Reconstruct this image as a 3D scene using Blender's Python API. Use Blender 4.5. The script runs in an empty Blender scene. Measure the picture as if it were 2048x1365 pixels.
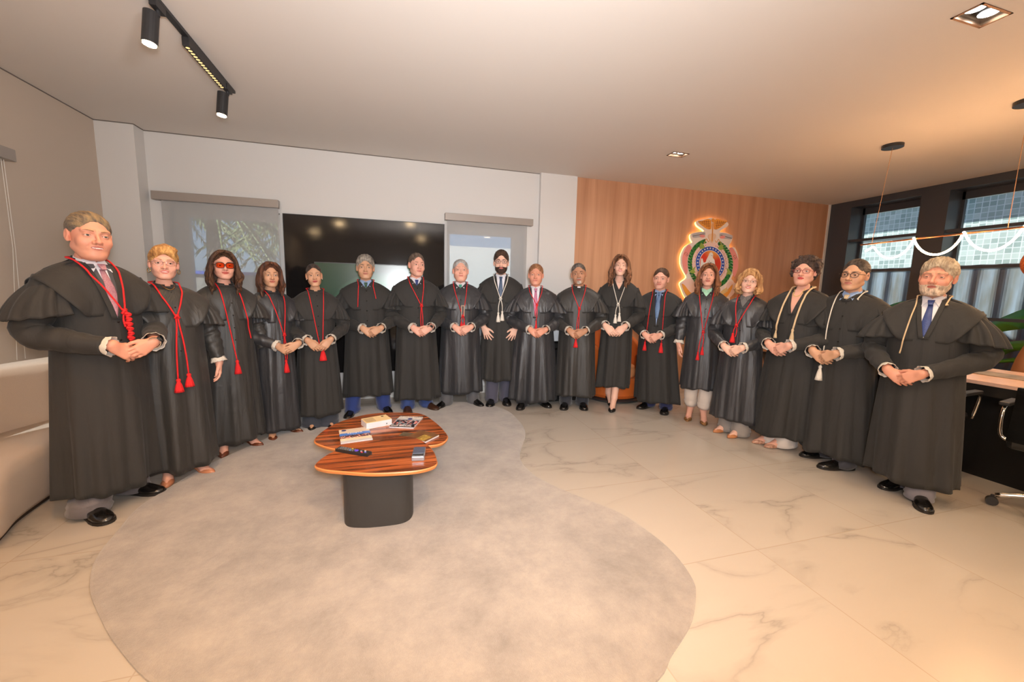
import bpy, bmesh, math, random
import numpy as np
from mathutils import Vector, Matrix
from math import sin, cos, pi, radians
SC = bpy.context.scene
COL = SC.collection
rng = np.random.RandomState(7)

# ---------------------------------------------------------------- camera
CAM_H, F_PX = 1.38, 796.4
YAW, PITCH, ROLL = radians(16.3), radians(7.3), radians(1.32)
fw = np.array([sin(YAW)*cos(PITCH), cos(YAW)*cos(PITCH), -sin(PITCH)])
_r0 = np.array([cos(YAW), -sin(YAW), 0.0]); _u0 = np.cross(_r0, fw)
rt = cos(ROLL)*_r0 + sin(ROLL)*_u0; up = -sin(ROLL)*_r0 + cos(ROLL)*_u0
cd = bpy.data.cameras.new('camera'); cam = bpy.data.objects.new('camera', cd); COL.objects.link(cam)
cam.matrix_world = Matrix(((rt[0], up[0], -fw[0], 0), (rt[1], up[1], -fw[1], 0), (rt[2], up[2], -fw[2], CAM_H), (0, 0, 0, 1)))
cd.sensor_width = 36; cd.lens = F_PX*36/2048; cd.clip_start = 0.05; cd.clip_end = 200
SC.camera = cam
SC.view_settings.view_transform = 'Standard'; SC.view_settings.look = 'None'
SC.view_settings.gamma = 1; SC.view_settings.exposure = 0.0; SC.view_settings.use_curve_mapping = False
try:
    SC.cycles.use_denoising = True; SC.cycles.max_bounces = 8; SC.cycles.diffuse_bounces = 5
    SC.cycles.glossy_bounces = 4; SC.cycles.transmission_bounces = 6; SC.cycles.transparent_max_bounces = 12
    SC.cycles.sample_clamp_indirect = 6; SC.cycles.caustics_reflective = False; SC.cycles.caustics_refractive = False
except Exception: pass

# ---------------------------------------------------------------- world: hazy daylight sky
w = bpy.data.worlds.new('sky'); SC.world = w; w.use_nodes = True
nt = w.node_tree; nt.nodes.clear()
wo = nt.nodes.new('ShaderNodeOutputWorld'); bg = nt.nodes.new('ShaderNodeBackground')
sky = nt.nodes.new('ShaderNodeTexSky'); sky.sky_type = 'HOSEK_WILKIE'; sky.sun_direction = (-0.3, -0.5, 0.75); sky.turbidity = 4
nt.links.new(sky.outputs[0], bg.inputs[0]); bg.inputs[1].default_value = 4.6
nt.links.new(bg.outputs[0], wo.inputs[0])

def lamp(kind, name, loc, energy, color, size=0.1, target=None, **kw):
    l = bpy.data.lights.new(name, kind); o = bpy.data.objects.new(name, l); COL.objects.link(o)
    o.location = loc; l.energy = energy; l.color = color
    if kind == 'AREA': l.shape = 'DISK'; l.size = size
    elif kind in ('SPOT', 'POINT'): l.shadow_soft_size = size
    for k, v in kw.items(): setattr(l, k, v)
    if target is not None:
        o.rotation_euler = (Vector(target)-Vector(loc)).to_track_quat('-Z', 'Y').to_euler()
    return o
# sun outside, coming over the roof and grazing the neighbour's wall
lamp('SUN', 'sun', (0, 0, 10), 13.0, (1, .95, .88), target=(3.5, 6, 3.0), angle=0.01)
# the photographer's flash beside the camera
lamp('AREA', 'camera_flash', (0.08, -0.12, 1.53), 74, (.95, .97, 1.0), size=0.22, target=(1.3, 5.2, 2.1), spread=radians(125))
lamp('AREA', 'ceiling_fill', (0.6, -0.35, 1.75), 150, (1.0, .97, .96), size=0.30, target=(.1, -.5, 3.0))  # upward lamp added as fill to brighten the ceiling
# ceiling downlights: (x, y, watts, colour)
NEUT = (1.0, .90, .80); WARM = (1.0, .58, .25); WARM2 = (1.0, .74, .46)
DOWN = [(-2.2, -2.6, 12, WARM2), (.78, -2.75, 12, WARM2), (.35, .06, 34, WARM), (3.04, 1.56, 12, WARM2), (3.0, 3.93, 9, NEUT),
        (2.6, -1.2, 34, WARM), (-1.3, -.6, 30, WARM), (5.2, -1.6, 12, WARM2), (5.6, .8, 14, WARM2)]  # lamps of this row are unseen, added as extra fill light
for x, y, e, c in DOWN:
    lamp('AREA', 'downlight_glow', (x, y, 2.885), e, c, size=0.16, target=(x, y, 0), spread=radians(150))

# ---------------------------------------------------------------- helpers
def ray(x, y): return fw*F_PX + rt*(x-1024) - up*(y-682.5)
def onz(x, y, z=0.0):
    d = ray(x, y); return np.array([0, 0, CAM_H]) + d*((z-CAM_H)/d[2])
def ony(x, y, Y):
    d = ray(x, y); return np.array([0, 0, CAM_H]) + d*(Y/d[1])
def onx(x, y, X):
    d = ray(x, y); return np.array([0, 0, CAM_H]) + d*(X/d[0])

def tag(o, label=None, cat=None, group=None, kind=None):
    if label: o['label'] = label
    if cat: o['category'] = cat
    if group: o['group'] = group
    if kind: o['kind'] = kind
    return o
def empty(name, loc, rz=0.0, label=None, cat=None, group=None):
    o = bpy.data.objects.new(name, None); COL.objects.link(o); o.location = loc; o.rotation_euler = (0, 0, rz)
    o.empty_display_size = .05
    return tag(o, label, cat, group)
def mesh_obj(name, V, Fc, mat, parent=None, smooth=False, mats=None, fmi=None, bevel=0, solid=0, sub=0, cols=None):
    me = bpy.data.meshes.new(name)
    if isinstance(V, np.ndarray): V = V.tolist()
    if isinstance(Fc, np.ndarray): Fc = Fc.tolist()
    me.from_pydata(V, [], Fc)
    for m in (mats or ([mat] if mat else [])): me.materials.append(m)
    if fmi is not None: me.polygons.foreach_set('material_index', np.asarray(fmi, dtype=np.int32))
    if smooth: me.polygons.foreach_set('use_smooth', np.ones(len(me.polygons), dtype=bool))
    if cols is not None:
        a = me.color_attributes.new('Col', 'FLOAT_COLOR', 'POINT')
        c4 = np.ones((len(V), 4), dtype=np.float32); c4[:, :3] = cols; a.data.foreach_set('color', c4.ravel())
    me.update()
    o = bpy.data.objects.new(name, me); COL.objects.link(o)
    if parent is not None: o.parent = parent
    if solid:
        md = o.modifiers.new('solid', 'SOLIDIFY'); md.thickness = solid; md.offset = 0
    if bevel:
        md = o.modifiers.new('bevel', 'BEVEL'); md.width = bevel; md.segments = 2; md.limit_method = 'ANGLE'
    if sub:
        md = o.modifiers.new('sub', 'SUBSURF'); md.levels = sub; md.render_levels = sub
    return o
class MB:
    """collects shapes for ONE mesh"""
    def __init__(s): s.V = []; s.F = []; s.M = []
    def add(s, V, F, mi=0):
        n = len(s.V); s.V += [tuple(map(float, v)) for v in V]; s.F += [tuple(int(i)+n for i in f) for f in F]; s.M += [mi]*len(F); return s
    def box(s, x0, x1, y0, y1, z0, z1, mi=0, rz=0, c=None):
        V = [(x, y, z) for x in (x0, x1) for y in (y0, y1) for z in (z0, z1)]
        if rz:
            cx, cy = c or ((x0+x1)/2, (y0+y1)/2)
            V = [(cx+(x-cx)*cos(rz)-(y-cy)*sin(rz), cy+(x-cx)*sin(rz)+(y-cy)*cos(rz), z) for x, y, z in V]
        return s.add(V, [(0, 1, 3, 2), (4, 6, 7, 5), (0, 4, 5, 1), (2, 3, 7, 6), (0, 2, 6, 4), (1, 5, 7, 3)], mi)
    def grid(s, P, closeu=False, closev=False, mi=0, capu=False):
        P = np.asarray(P); nu, nv = P.shape[:2]; F = []
        for i in range(nu if closeu else nu-1):
            for j in range(nv if closev else nv-1):
                a, b = i, (i+1) % nu; c, d = j, (j+1) % nv
                F.append((a*nv+c, a*nv+d, b*nv+d, b*nv+c))
        if capu: F.append(tuple(range(nv))[::-1]); F.append(tuple((nu-1)*nv+j for j in range(nv)))
        return s.add(P.reshape(-1, 3), F, mi)
    def tube(s, pts, r, n=8, mi=0, cap=True, closed=False):
        pts = np.asarray(pts, float); m = len(pts)
        rr = np.full(m, r) if np.isscalar(r) else np.asarray(r, float)
        if closed: T = np.roll(pts, -1, 0)-np.roll(pts, 1, 0)
        else: T = np.gradient(pts, axis=0)
        T /= np.linalg.norm(T, axis=1)[:, None]+1e-12
        ref = np.array([0, 0, 1.]) if abs(T[0][2]) < .9 else np.array([0, 1., 0])
        N = np.cross(T[0], ref); N /= np.linalg.norm(N); rings = []
        for i in range(m):
            N = N-T[i]*(N@T[i]); N /= np.linalg.norm(N)+1e-12; B = np.cross(T[i], N)
            a = np.arange(n)*2*pi/n
            rings.append(pts[i]+rr[i]*(np.cos(a)[:, None]*N+np.sin(a)[:, None]*B))
        return s.grid(rings, closeu=closed, closev=True, mi=mi, capu=cap and not closed)
    def lathe(s, prof, n=24, c=(0, 0, 0), mi=0, cap=True):
        P = [[(c[0]+r*cos(2*pi*j/n), c[1]+r*sin(2*pi*j/n), c[2]+z) for j in range(n)] for r, z in prof]
        return s.grid(P, closev=True, mi=mi, capu=cap)
    def prism(s, poly, z0, z1, mi=0):
        n = len(poly); V = [(x, y, z0) for x, y in poly]+[(x, y, z1) for x, y in poly]
        F = [tuple(range(n))[::-1], tuple(range(n, 2*n))]+[(i, (i+1) % n, n+(i+1) % n, n+i) for i in range(n)]
        return s.add(V, F, mi)
    def sphere(s, c, r, n=12, mi=0):
        r = np.broadcast_to(np.asarray(r, float), (3,)); P = []
        for i in range(n//2+1):
            t = pi*i/(n//2)
            P.append([(c[0]+r[0]*max(sin(t), 1e-3)*cos(2*pi*j/n), c[1]+r[1]*max(sin(t), 1e-3)*sin(2*pi*j/n), c[2]+r[2]*cos(t)) for j in range(n)])
        return s.grid(P, closev=True, mi=mi)
    def build(s, name, mat, parent=None, **kw):
        if isinstance(mat, (list, tuple)): return mesh_obj(name, s.V, s.F, None, parent, mats=list(mat), fmi=s.M, **kw)
        return mesh_obj(name, s.V, s.F, mat, parent, **kw)
def smoothpoly(pts, n=6):
    """closed Catmull-Rom through 2d points"""
    P = np.array(pts, float); out = []
    for i in range(len(P)):
        a, b, c, d = P[i-1], P[i], P[(i+1) % len(P)], P[(i+2) % len(P)]
        for t in np.arange(n)/n:
            out.append(.5*((2*b)+(-a+c)*t+(2*a-5*b+4*c-d)*t*t+(-a+3*b-3*c+d)*t**3))
    return [tuple(p) for p in out]
def spline(pts, n=8):
    P = np.array(pts, float); P = np.vstack([2*P[0]-P[1], P, 2*P[-1]-P[-2]]); out = []
    for i in range(1, len(P)-2):
        a, b, c, d = P[i-1], P[i], P[i+1], P[i+2]
        for t in np.arange(n)/n:
            out.append(.5*((2*b)+(-a+c)*t+(2*a-5*b+4*c-d)*t*t+(-a+3*b-3*c+d)*t**3))
    out.append(P[-2]); return np.array(out)

# ---------------------------------------------------------------- materials
def srgb(*c):
    c = [x/255 for x in c]; return tuple((x/12.92 if x <= .04045 else ((x+.055)/1.055)**2.4) for x in c)
def mat(name, col, rough=.5, metal=0, spec=.5, emit=None, es=0, bump=0, bscale=50, noise=None, nscale=5, stretch=None, sheen=0, alpha=1, trans=0, coat=0, aniso=0):
    m = bpy.data.materials.new(name); m.use_nodes = True; nt = m.node_tree; b = nt.nodes['Principled BSDF']
    b.inputs['Base Color'].default_value = (*col, 1); b.inputs['Roughness'].default_value = rough
    b.inputs['Metallic'].default_value = metal; b.inputs['Specular IOR Level'].default_value = spec
    if sheen: b.inputs['Sheen Weight'].default_value = sheen; b.inputs['Sheen Roughness'].default_value = .5
    if coat: b.inputs['Coat Weight'].default_value = coat; b.inputs['Coat Roughness'].default_value = .1
    if alpha < 1: b.inputs['Alpha'].default_value = alpha
    if trans: b.inputs['Transmission Weight'].default_value = trans
    if emit: b.inputs['Emission Color'].default_value = (*emit, 1); b.inputs['Emission Strength'].default_value = es
    if noise or bump:
        tc = nt.nodes.new('ShaderNodeTexCoord'); mp = nt.nodes.new('ShaderNodeMapping'); nt.links.new(tc.outputs['Object'], mp.inputs[0])
        if stretch: mp.inputs['Scale'].default_value = stretch
    if noise:
        n = nt.nodes.new('ShaderNodeTexNoise'); n.inputs['Scale'].default_value = nscale; n.inputs['Detail'].default_value = 5
        nt.links.new(mp.outputs[0], n.inputs['Vector'])
        cr = nt.nodes.new('ShaderNodeValToRGB'); cr.color_ramp.elements[0].position = .35; cr.color_ramp.elements[1].position = .65
        cr.color_ramp.elements[0].color = (*col, 1); cr.color_ramp.elements[1].color = (*noise, 1)
        nt.links.new(n.outputs[0], cr.inputs[0]); nt.links.new(cr.outputs[0], b.inputs['Base Color'])
    if bump:
        n2 = nt.nodes.new('ShaderNodeTexNoise'); n2.inputs['Scale'].default_value = bscale; n2.inputs['Detail'].default_value = 4
        nt.links.new(mp.outputs[0], n2.inputs['Vector'])
        bp = nt.nodes.new('ShaderNodeBump'); bp.inputs['Strength'].default_value = bump; bp.inputs['Distance'].default_value = .01
        nt.links.new(n2.outputs[0], bp.inputs['Height']); nt.links.new(bp.outputs[0], b.inputs['Normal'])
    return m
def N(nt, t, **kw):
    n = nt.nodes.new(t)
    for k, v in kw.items():
        if k in n.inputs: n.inputs[k].default_value = v
        else: setattr(n, k, v)
    return n
def ramp(nt, stops):
    n = nt.nodes.new('ShaderNodeValToRGB'); e = n.color_ramp.elements
    while len(e) > 1: e.remove(e[-1])
    e[0].position = stops[0][0]; e[0].color = (*stops[0][1], 1)
    for p, c in stops[1:]:
        k = e.new(p); k.color = (*c, 1)
    return n
M = {}
M['black_metal'] = mat('black_metal', (.018, .018, .02), .45)
M['chrome'] = mat('chrome', (.75, .75, .76), .12, metal=1)
M['white'] = mat('white_paint', (.7, .68, .65), .5)
M['glow_warm'] = mat('lamp_face', (1, .9, .7), .5, emit=(1, .70, .38), es=120)
M['glow_white'] = mat('lamp_disc', (1, 1, 1), .5, emit=(1, .97, .93), es=16)
M['dark'] = mat('black_plastic', (.02, .02, .022), .4)
# ================================================================ the room
HC, YB, XW = 2.9, 5.14, 6.95
wallm = mat('wall_paint', srgb(212, 210, 208), .8, bump=.05, bscale=120)
ceilm = mat('ceiling_paint', srgb(218, 212, 206), .85)
def st(name, mb, m, parent=None, **kw):
    o = mb.build(name, m, parent, **kw)
    if parent is None: o['kind'] = 'structure'
    return o
# marble floor
def marble():
    m = bpy.data.materials.new('marble_tiles'); m.use_nodes = True; nt = m.node_tree; b = nt.nodes['Principled BSDF']; L = nt.links.new
    tc = N(nt, 'ShaderNodeTexCoord'); mp = N(nt, 'ShaderNodeMapping'); mp.inputs['Location'].default_value = (-1.88+.93*2, -1.555+.85*2, 0)
    L(tc.outputs['Object'], mp.inputs[0])
    br = N(nt, 'ShaderNodeTexBrick'); br.offset = 0; br.squash = 1
    br.inputs['Scale'].default_value = 1; br.inputs['Brick Width'].default_value = .93; br.inputs['Row Height'].default_value = .85
    br.inputs['Mortar Size'].default_value = .003; br.inputs['Mortar Smooth'].default_value = .2
    br.inputs['Color1'].default_value = (.0, .0, .0, 1); br.inputs['Color2'].default_value = (1, 1, 1, 1); br.inputs['Bias'].default_value = 0
    L(mp.outputs[0], br.inputs['Vector'])
    # per tile shift of the vein pattern
    sh = N(nt, 'ShaderNodeVectorMath', operation='MULTIPLY_ADD'); sh.inputs[1].default_value = (3, 7, 0); L(br.outputs['Color'], sh.inputs[0]); L(tc.outputs['Object'], sh.inputs[2])
    rot = N(nt, 'ShaderNodeMapping'); rot.inputs['Rotation'].default_value = (0, 0, .65); rot.inputs['Scale'].default_value = (.5, 1.5, 1)
    L(sh.outputs[0], rot.inputs[0])
    n0 = N(nt, 'ShaderNodeTexNoise', Scale=1.3, Detail=6.0); L(rot.outputs[0], n0.inputs['Vector'])
    n1 = N(nt, 'ShaderNodeTexNoise', Scale=1.1, Detail=9.0, Distortion=.9); L(rot.outputs[0], n1.inputs['Vector'])
    ab = N(nt, 'ShaderNodeMath', operation='SUBTRACT'); ab.inputs[1].default_value = .5; L(n1.outputs[0], ab.inputs[0])
    a2 = N(nt, 'ShaderNodeMath', operation='ABSOLUTE'); L(ab.outputs[0], a2.inputs[0])
    vr = ramp(nt, [(0, (.55, .55, .55)), (.006, (.25, .25, .25)), (.035, (.04, .04, .04)), (.1, (0, 0, 0))]); L(a2.outputs[0], vr.inputs[0])
    mk = ramp(nt, [(.42, (0, 0, 0)), (.6, (1, 1, 1))]); L(n0.outputs[0], mk.inputs[0])
    mu = N(nt, 'ShaderNodeMath', operation='MULTIPLY'); L(vr.outputs[0], mu.inputs[0]); L(mk.outputs[0], mu.inputs[1])
    mx = N(nt, 'ShaderNodeMixRGB'); mx.inputs[1].default_value = (*srgb(180, 173, 164), 1); mx.inputs[2].default_value = (*srgb(120, 116, 110), 1); L(mu.outputs[0], mx.inputs[0])
    m2 = N(nt, 'ShaderNodeMixRGB'); m2.inputs[2].default_value = (*srgb(168, 158, 145), 1); L(mx.outputs[0], m2.inputs[1]); L(br.outputs['Fac'], m2.inputs[0])
    L(m2.outputs[0], b.inputs['Base Color']); b.inputs['Roughness'].default_value = .22; b.inputs['Specular IOR Level'].default_value = .4
    return m
st('floor', MB().box(-2.95, XW+.05, -4.5, YB+.05, -.08, 0), marble())
cb = MB()
# ceiling slab with holes for the two recessed fixtures
HOLES = [(2.915, 3.165, 1.495, 1.625), (2.90, 3.10, 3.86, 3.99)]
xs = sorted({-2.95, XW+.4, *[h[0] for h in HOLES], *[h[1] for h in HOLES]}); ys = sorted({-4.5, YB+.05, *[h[2] for h in HOLES], *[h[3] for h in HOLES]})
for i in range(len(xs)-1):
    for j in range(len(ys)-1):
        cx, cy = (xs[i]+xs[i+1])/2, (ys[j]+ys[j+1])/2
        if not any(h[0] < cx < h[1] and h[2] < cy < h[3] for h in HOLES): cb.box(xs[i], xs[i+1], ys[j], ys[j+1], HC, HC+.2)
st('ceiling', cb, ceilm)
# back wall with two window openings
W1, W2 = (-2.28, -1.235, .75, 2.17), (.62, 1.64, .75, 2.17)
bw = MB(); G = .22
xs = [-2.95, W1[0], W1[1], W2[0], W2[1], XW+.4]
for i in range(5):
    if i in (1, 3):
        bw.box(xs[i], xs[i+1], YB, YB+G, 0, .75); bw.box(xs[i], xs[i+1], YB, YB+G, 2.17, HC)
    else: bw.box(xs[i], xs[i+1], YB, YB+G, 0, HC)
st('wall_back', bw, wallm)
lw = MB(); LW = (2.2, 3.60)
lw.box(-2.96, -2.74, -4.5, LW[0], 0, HC); lw.box(-2.96, -2.74, LW[1], YB, 0, HC); lw.box(-2.96, -2.74, LW[0], LW[1], 0, .8); lw.box(-2.96, -2.74, LW[0], LW[1], 2.25, HC)
st('wall_left', lw, mat('wall_left_paint', srgb(196, 182, 168), .85, bump=.05, bscale=120))
st('wall_rear', MB().box(-2.95, XW+.4, -4.7, -4.5, 0, HC), wallm)
st('trim_1', MB().box(-2.74, -2.43, 4.975, YB, 0, HC), wallm)          # column in the left corner
st('trim_2', MB().box(1.83, 2.345, 5.085, YB, 0, HC), wallm)          # pilaster beside the wood panelling
st('trim_3', MB().box(6.91, 6.955, 5.10, YB, 0, HC), M['white'])
st('baseboard_back', MB().box(-2.43, 1.83, 5.125, YB, 0, .09).box(1.83, 2.345, 5.07, 5.085, 0, .09), M['white'])
gapm = mat('painted_shadow_gap', srgb(110, 102, 96), .8)  # dark strip painted in for the shade where walls meet the ceiling
st('gap_shade_strip', MB().box(-2.43, 1.83, YB-.004, YB, HC-.008, HC).box(-2.74, -2.43, 4.971, 4.975, HC-.008, HC).box(-2.43, -2.426, 4.975, YB, HC-.008, HC).box(-2.74, -2.736, -4.5, 4.975, HC-.008, HC), gapm)
# wood panelling
def woodpanel():
    m = bpy.data.materials.new('oak_panelling'); m.use_nodes = True; nt = m.node_tree; b = nt.nodes['Principled BSDF']; L = nt.links.new
    tc = N(nt, 'ShaderNodeTexCoord'); mp = N(nt, 'ShaderNodeMapping'); mp.inputs['Scale'].default_value = (5, 5, .22); L(tc.outputs['Object'], mp.inputs[0])
    n1 = N(nt, 'ShaderNodeTexNoise', Scale=1.6, Detail=7.0, Distortion=.4); L(mp.outputs[0], n1.inputs['Vector'])
    mp2 = N(nt, 'ShaderNodeMapping'); mp2.inputs['Scale'].default_value = (60, 60, .8); L(tc.outputs['Object'], mp2.inputs[0])
    n2 = N(nt, 'ShaderNodeTexNoise', Scale=2.0, Detail=4.0); L(mp2.outputs[0], n2.inputs['Vector'])
    ad = N(nt, 'ShaderNodeMath', operation='MULTIPLY_ADD'); ad.inputs[1].default_value = .35; L(n2.outputs[0], ad.inputs[0]); L(n1.outputs[0], ad.inputs[2])
    cr = ramp(nt, [(.40, srgb(164, 116, 86)), (.66, srgb(186, 138, 106)), (.9, srgb(200, 152, 120))]); L(ad.outputs[0], cr.inputs[0])
    L(cr.outputs[0], b.inputs['Base Color']); b.inputs['Roughness'].default_value = .42
    return m
st('trim_4', MB().box(2.345, 6.91, 5.115, YB, 0, HC), woodpanel())
# outside ground, seen through the windows
st('ground', MB().box(-16, 20, -8, 30, -.5, -.1), mat('paving', srgb(150, 148, 142), .9))
# ---- back windows: frame + glass, then roller blinds hung in front
glass = bpy.data.materials.new('window_glass'); glass.use_nodes = True
_n = glass.node_tree; _n.nodes.clear(); _o = _n.nodes.new('ShaderNodeOutputMaterial'); _t = _n.nodes.new('ShaderNodeBsdfTransparent'); _g = _n.nodes.new('ShaderNodeBsdfGlossy'); _m = _n.nodes.new('ShaderNodeMixShader')
_t.inputs[0].default_value = (.86, .92, .95, 1); _g.inputs['Roughness'].default_value = .02; _m.inputs[0].default_value = .06
_n.links.new(_t.outputs[0], _m.inputs[1]); _n.links.new(_g.outputs[0], _m.inputs[2]); _n.links.new(_m.outputs[0], _o.inputs[0])
blindm = bpy.data.materials.new('screen_fabric'); blindm.use_nodes = True
_n = blindm.node_tree; _n.nodes.clear(); _o = _n.nodes.new('ShaderNodeOutputMaterial'); _t = _n.nodes.new('ShaderNodeBsdfTransparent'); _d = _n.nodes.new('ShaderNodeBsdfDiffuse'); _m = _n.nodes.new('ShaderNodeMixShader')
_d.inputs[0].default_value = (*srgb(190, 190, 190), 1); _m.inputs[0].default_value = .44
_n.links.new(_t.outputs[0], _m.inputs[1]); _n.links.new(_d.outputs[0], _m.inputs[2]); _n.links.new(_m.outputs[0], _o.inputs[0])
def window_back(nm, W, side):
    f = MB(); x0, x1, z0, z1 = W; y0, y1 = YB+.1, YB+.16; t = .05
    f.box(x0, x1, y0, y1, z1-.09, z1).box(x0, x1, y0, y1, z0, z0+t).box(x0, x0+(.14 if side < 0 else t), y0, y1, z0+t, z1-.09).box(x1-(.14 if side > 0 else t), x1, y0, y1, z0+t, z1-.09)
    o = st(nm, f, M['white'])
    MB().box(x0+t, x1-t, YB+.125, YB+.131, z0+t, z1-.09).build('pane', glass, o)
window_back('window_1', W1, -1); window_back('window_2', W2, 1)
ws = MB().box(-2.9, -2.84, LW[0], LW[1], 2.2, 2.25).box(-2.9, -2.84, LW[0], LW[1], .8, .85).box(-2.9, -2.84, LW[0], LW[0]+.05, .85, 2.2).box(-2.9, -2.84, LW[1]-.05, LW[1], .85, 2.2)
o = st('window_3', ws, M['white']); MB().box(-2.875, -2.869, LW[0]+.05, LW[1]-.05, .85, 2.2).build('pane', glass, o)
alum = mat('blind_cassette', srgb(160, 152, 146), .4, metal=.3)
def blind(x0, x1, fx0, fx1, zt, label, chainx):
    r = empty('roller_blind', ((x0+x1)/2, YB, zt), 0, label, 'roller blind'); ox, oz = (x0+x1)/2, zt
    MB().box(x0-ox, x1-ox, -.09, -.004, -.075, .01).build('cassette', alum, r, bevel=.004)
    MB().box(fx0-ox, fx1-ox, -.047, -.045, -1.50, -.07).build('fabric', blindm, r)
    MB().box(fx0-ox, fx1-ox, -.055, -.037, -1.53, -1.495).build('bottom_bar', alum, r, bevel=.004)
    pts = [(chainx-ox, -.03, -.04), (chainx-ox+.008, -.03, -1.1), (chainx-ox+.02, -.03, -.04)]
    MB().tube(pts, .0025, 6).build('chain', M['white'], r)
    return r
blind(-2.375, -1.225, -2.31, -1.235, 2.29, 'wide grey roller blind left of the black video wall with palm fronds behind its fabric', -1.225)
blind(.59, 1.73, .62, 1.66, 2.29, 'grey roller blind right of the video wall, behind the tall bearded man in glasses', .6)
r = empty('roller_blind', (-2.74, 3.05, 2.30), 0, 'grey roller blind on the left wall above the sofa, cut off by the left edge', 'roller blind')
MB().box(.004, .09, -.95, .90, -.075, .01).build('cassette', alum, r, bevel=.004)
MB().box(.045, .047, -.9, .60, -1.5, -.07).build('fabric', blindm, r)
for k, (ya, yb_) in enumerate([(.83, .77), (.85, .84)]):
    MB().tube([(.05, ya, -.06), (.05, ya, -.7), (.03, yb_, -1.52)], .0022, 6).build('chain', M['white'], r)
# ---- window wall on the right: deep black fins and shelves
blk = mat('black_laminate', srgb(62, 66, 74), .28); blk2 = mat('black_frame', srgb(22, 22, 24), .4)
DX = .34
fins = [(5.07, 5.10), (4.83, 4.87), (3.895, 3.93), (3.62, 3.66), (2.35, 2.40), (2.05, 2.10), (.6, .65), (.3, .35), (-1.2, -1.15)]
zs = [.45, 1.16, 1.80, 2.28, 2.70]
ww = MB()
ww.box(XW, XW+DX, -4.5, YB+.0, 2.80, HC).box(XW, XW+DX, -4.5, YB, 0, .40)
for a, b_ in [(4.78, 5.10), (3.60, 3.90), (2.05, 2.35), (.35, .65), (-1.45, -1.15), (-3.2, -2.9)]: ww.box(XW, XW+DX, a, b_, .4, 2.8)
for a, b_ in [(3.90, 4.78), (2.35, 3.60), (.65, 2.05), (-1.15, .35), (-2.9, -1.45), (-4.5, -3.2)]:
    for z in (1.80, 2.28): ww.box(XW+.03, XW+DX-.04, a, b_, z-.02, z+.02)
    ww.box(XW+DX-.08, XW+DX-.03, a, b_, 1.13, 1.17); ww.box(XW+DX-.08, XW+DX-.03, a, b_, .4, .45); ww.box(XW+DX-.08, XW+DX-.03, a, b_, 2.70, 2.8)
    for y_ in (a, b_-.03): ww.box(XW+DX-.08, XW+DX-.03, y_, y_+.03, .4, 2.8)
wr = st('wall_right', ww, blk)
for k, (a, b_) in enumerate([(3.90, 4.78), (2.35, 3.60), (.65, 2.05), (-1.15, .35)]):
    o = MB().box(XW+DX-.062, XW+DX-.055, a+.0, b_, .42, 2.78).build('window_%d' % (k+4), glass); o['kind'] = 'structure'
# ---- ceiling fixtures
def fixture(x, y, label, n2=True, h=None):
    hx, hy = (h[1]-h[0])/2, (h[3]-h[2])/2; cx, cy = (h[0]+h[1])/2, (h[2]+h[3])/2
    r = empty('recessed_downlight', (cx, cy, HC), 0, label, 'ceiling light', None); t = .012
    fr = MB().box(-hx, hx, -hy, -hy+t, -.004, .004).box(-hx, hx, hy-t, hy, -.004, .004).box(-hx, -hx+t, -hy, hy, -.004, .004).box(hx-t, hx, -hy, hy, -.004, .004)
    fr.build('trim_ring', mat('bronze_trim', srgb(120, 88, 64), .35, metal=.6), r)
    MB().box(-hx, hx, -hy, -hy+.004, 0, .11).box(-hx, hx, hy-.004, hy, 0, .11).box(-hx, -hx+.004, -hy, hy, 0, .11).box(hx-.004, hx, -hy, hy, 0, .11).box(-hx, hx, -hy, hy, .11, .114).build('housing', mat('reflector', srgb(150, 126, 104), .4, metal=.6), r)
    for s in (-1, 1):
        l = MB().lathe([(.001, .03), (.047, .03), (.05, .045), (.05, .11)], 24, (s*hx*.45, 0, 0)).build('bulb', M['dark'], r, smooth=True)
        MB().lathe([(.0005, .022), (.042, .024)], 24, (s*hx*.45, 0, 0), cap=True).build('lamp_disc', M['glow_white'], l, smooth=True)
fixture(0, 0, 'twin recessed square spotlight in the ceiling at the top right corner', h=HOLES[0])
fixture(0, 0, 'small twin recessed spotlight in the ceiling above the wood panelling', h=HOLES[1])
k = 0
for x, y, e, c in DOWN:
    if (x, y) in ((3.04, 1.56), (3.0, 3.93)): continue
    MB().lathe([(.09, 0), (.09, -.012), (.075, -.012), (.07, -.003), (.001, -.003)], 24, (0, 0, 0)).build('ceiling_spot', M['glow_warm'], smooth=False).location = (x, y, HC)
    o = COL.objects[-1]; lb = {0: 'warm ceiling downlight mirrored at the upper left of the black video wall', 1: 'warm ceiling downlight mirrored at the upper right of the black video wall', 2: 'warm ceiling downlight mirrored at the top edge of the video wall'}.get(k)
    tag(o, lb or 'round unseen ceiling downlight added for warm fill light', 'ceiling light', 'round ceiling downlights behind the photographer')
    k += 1
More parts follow.
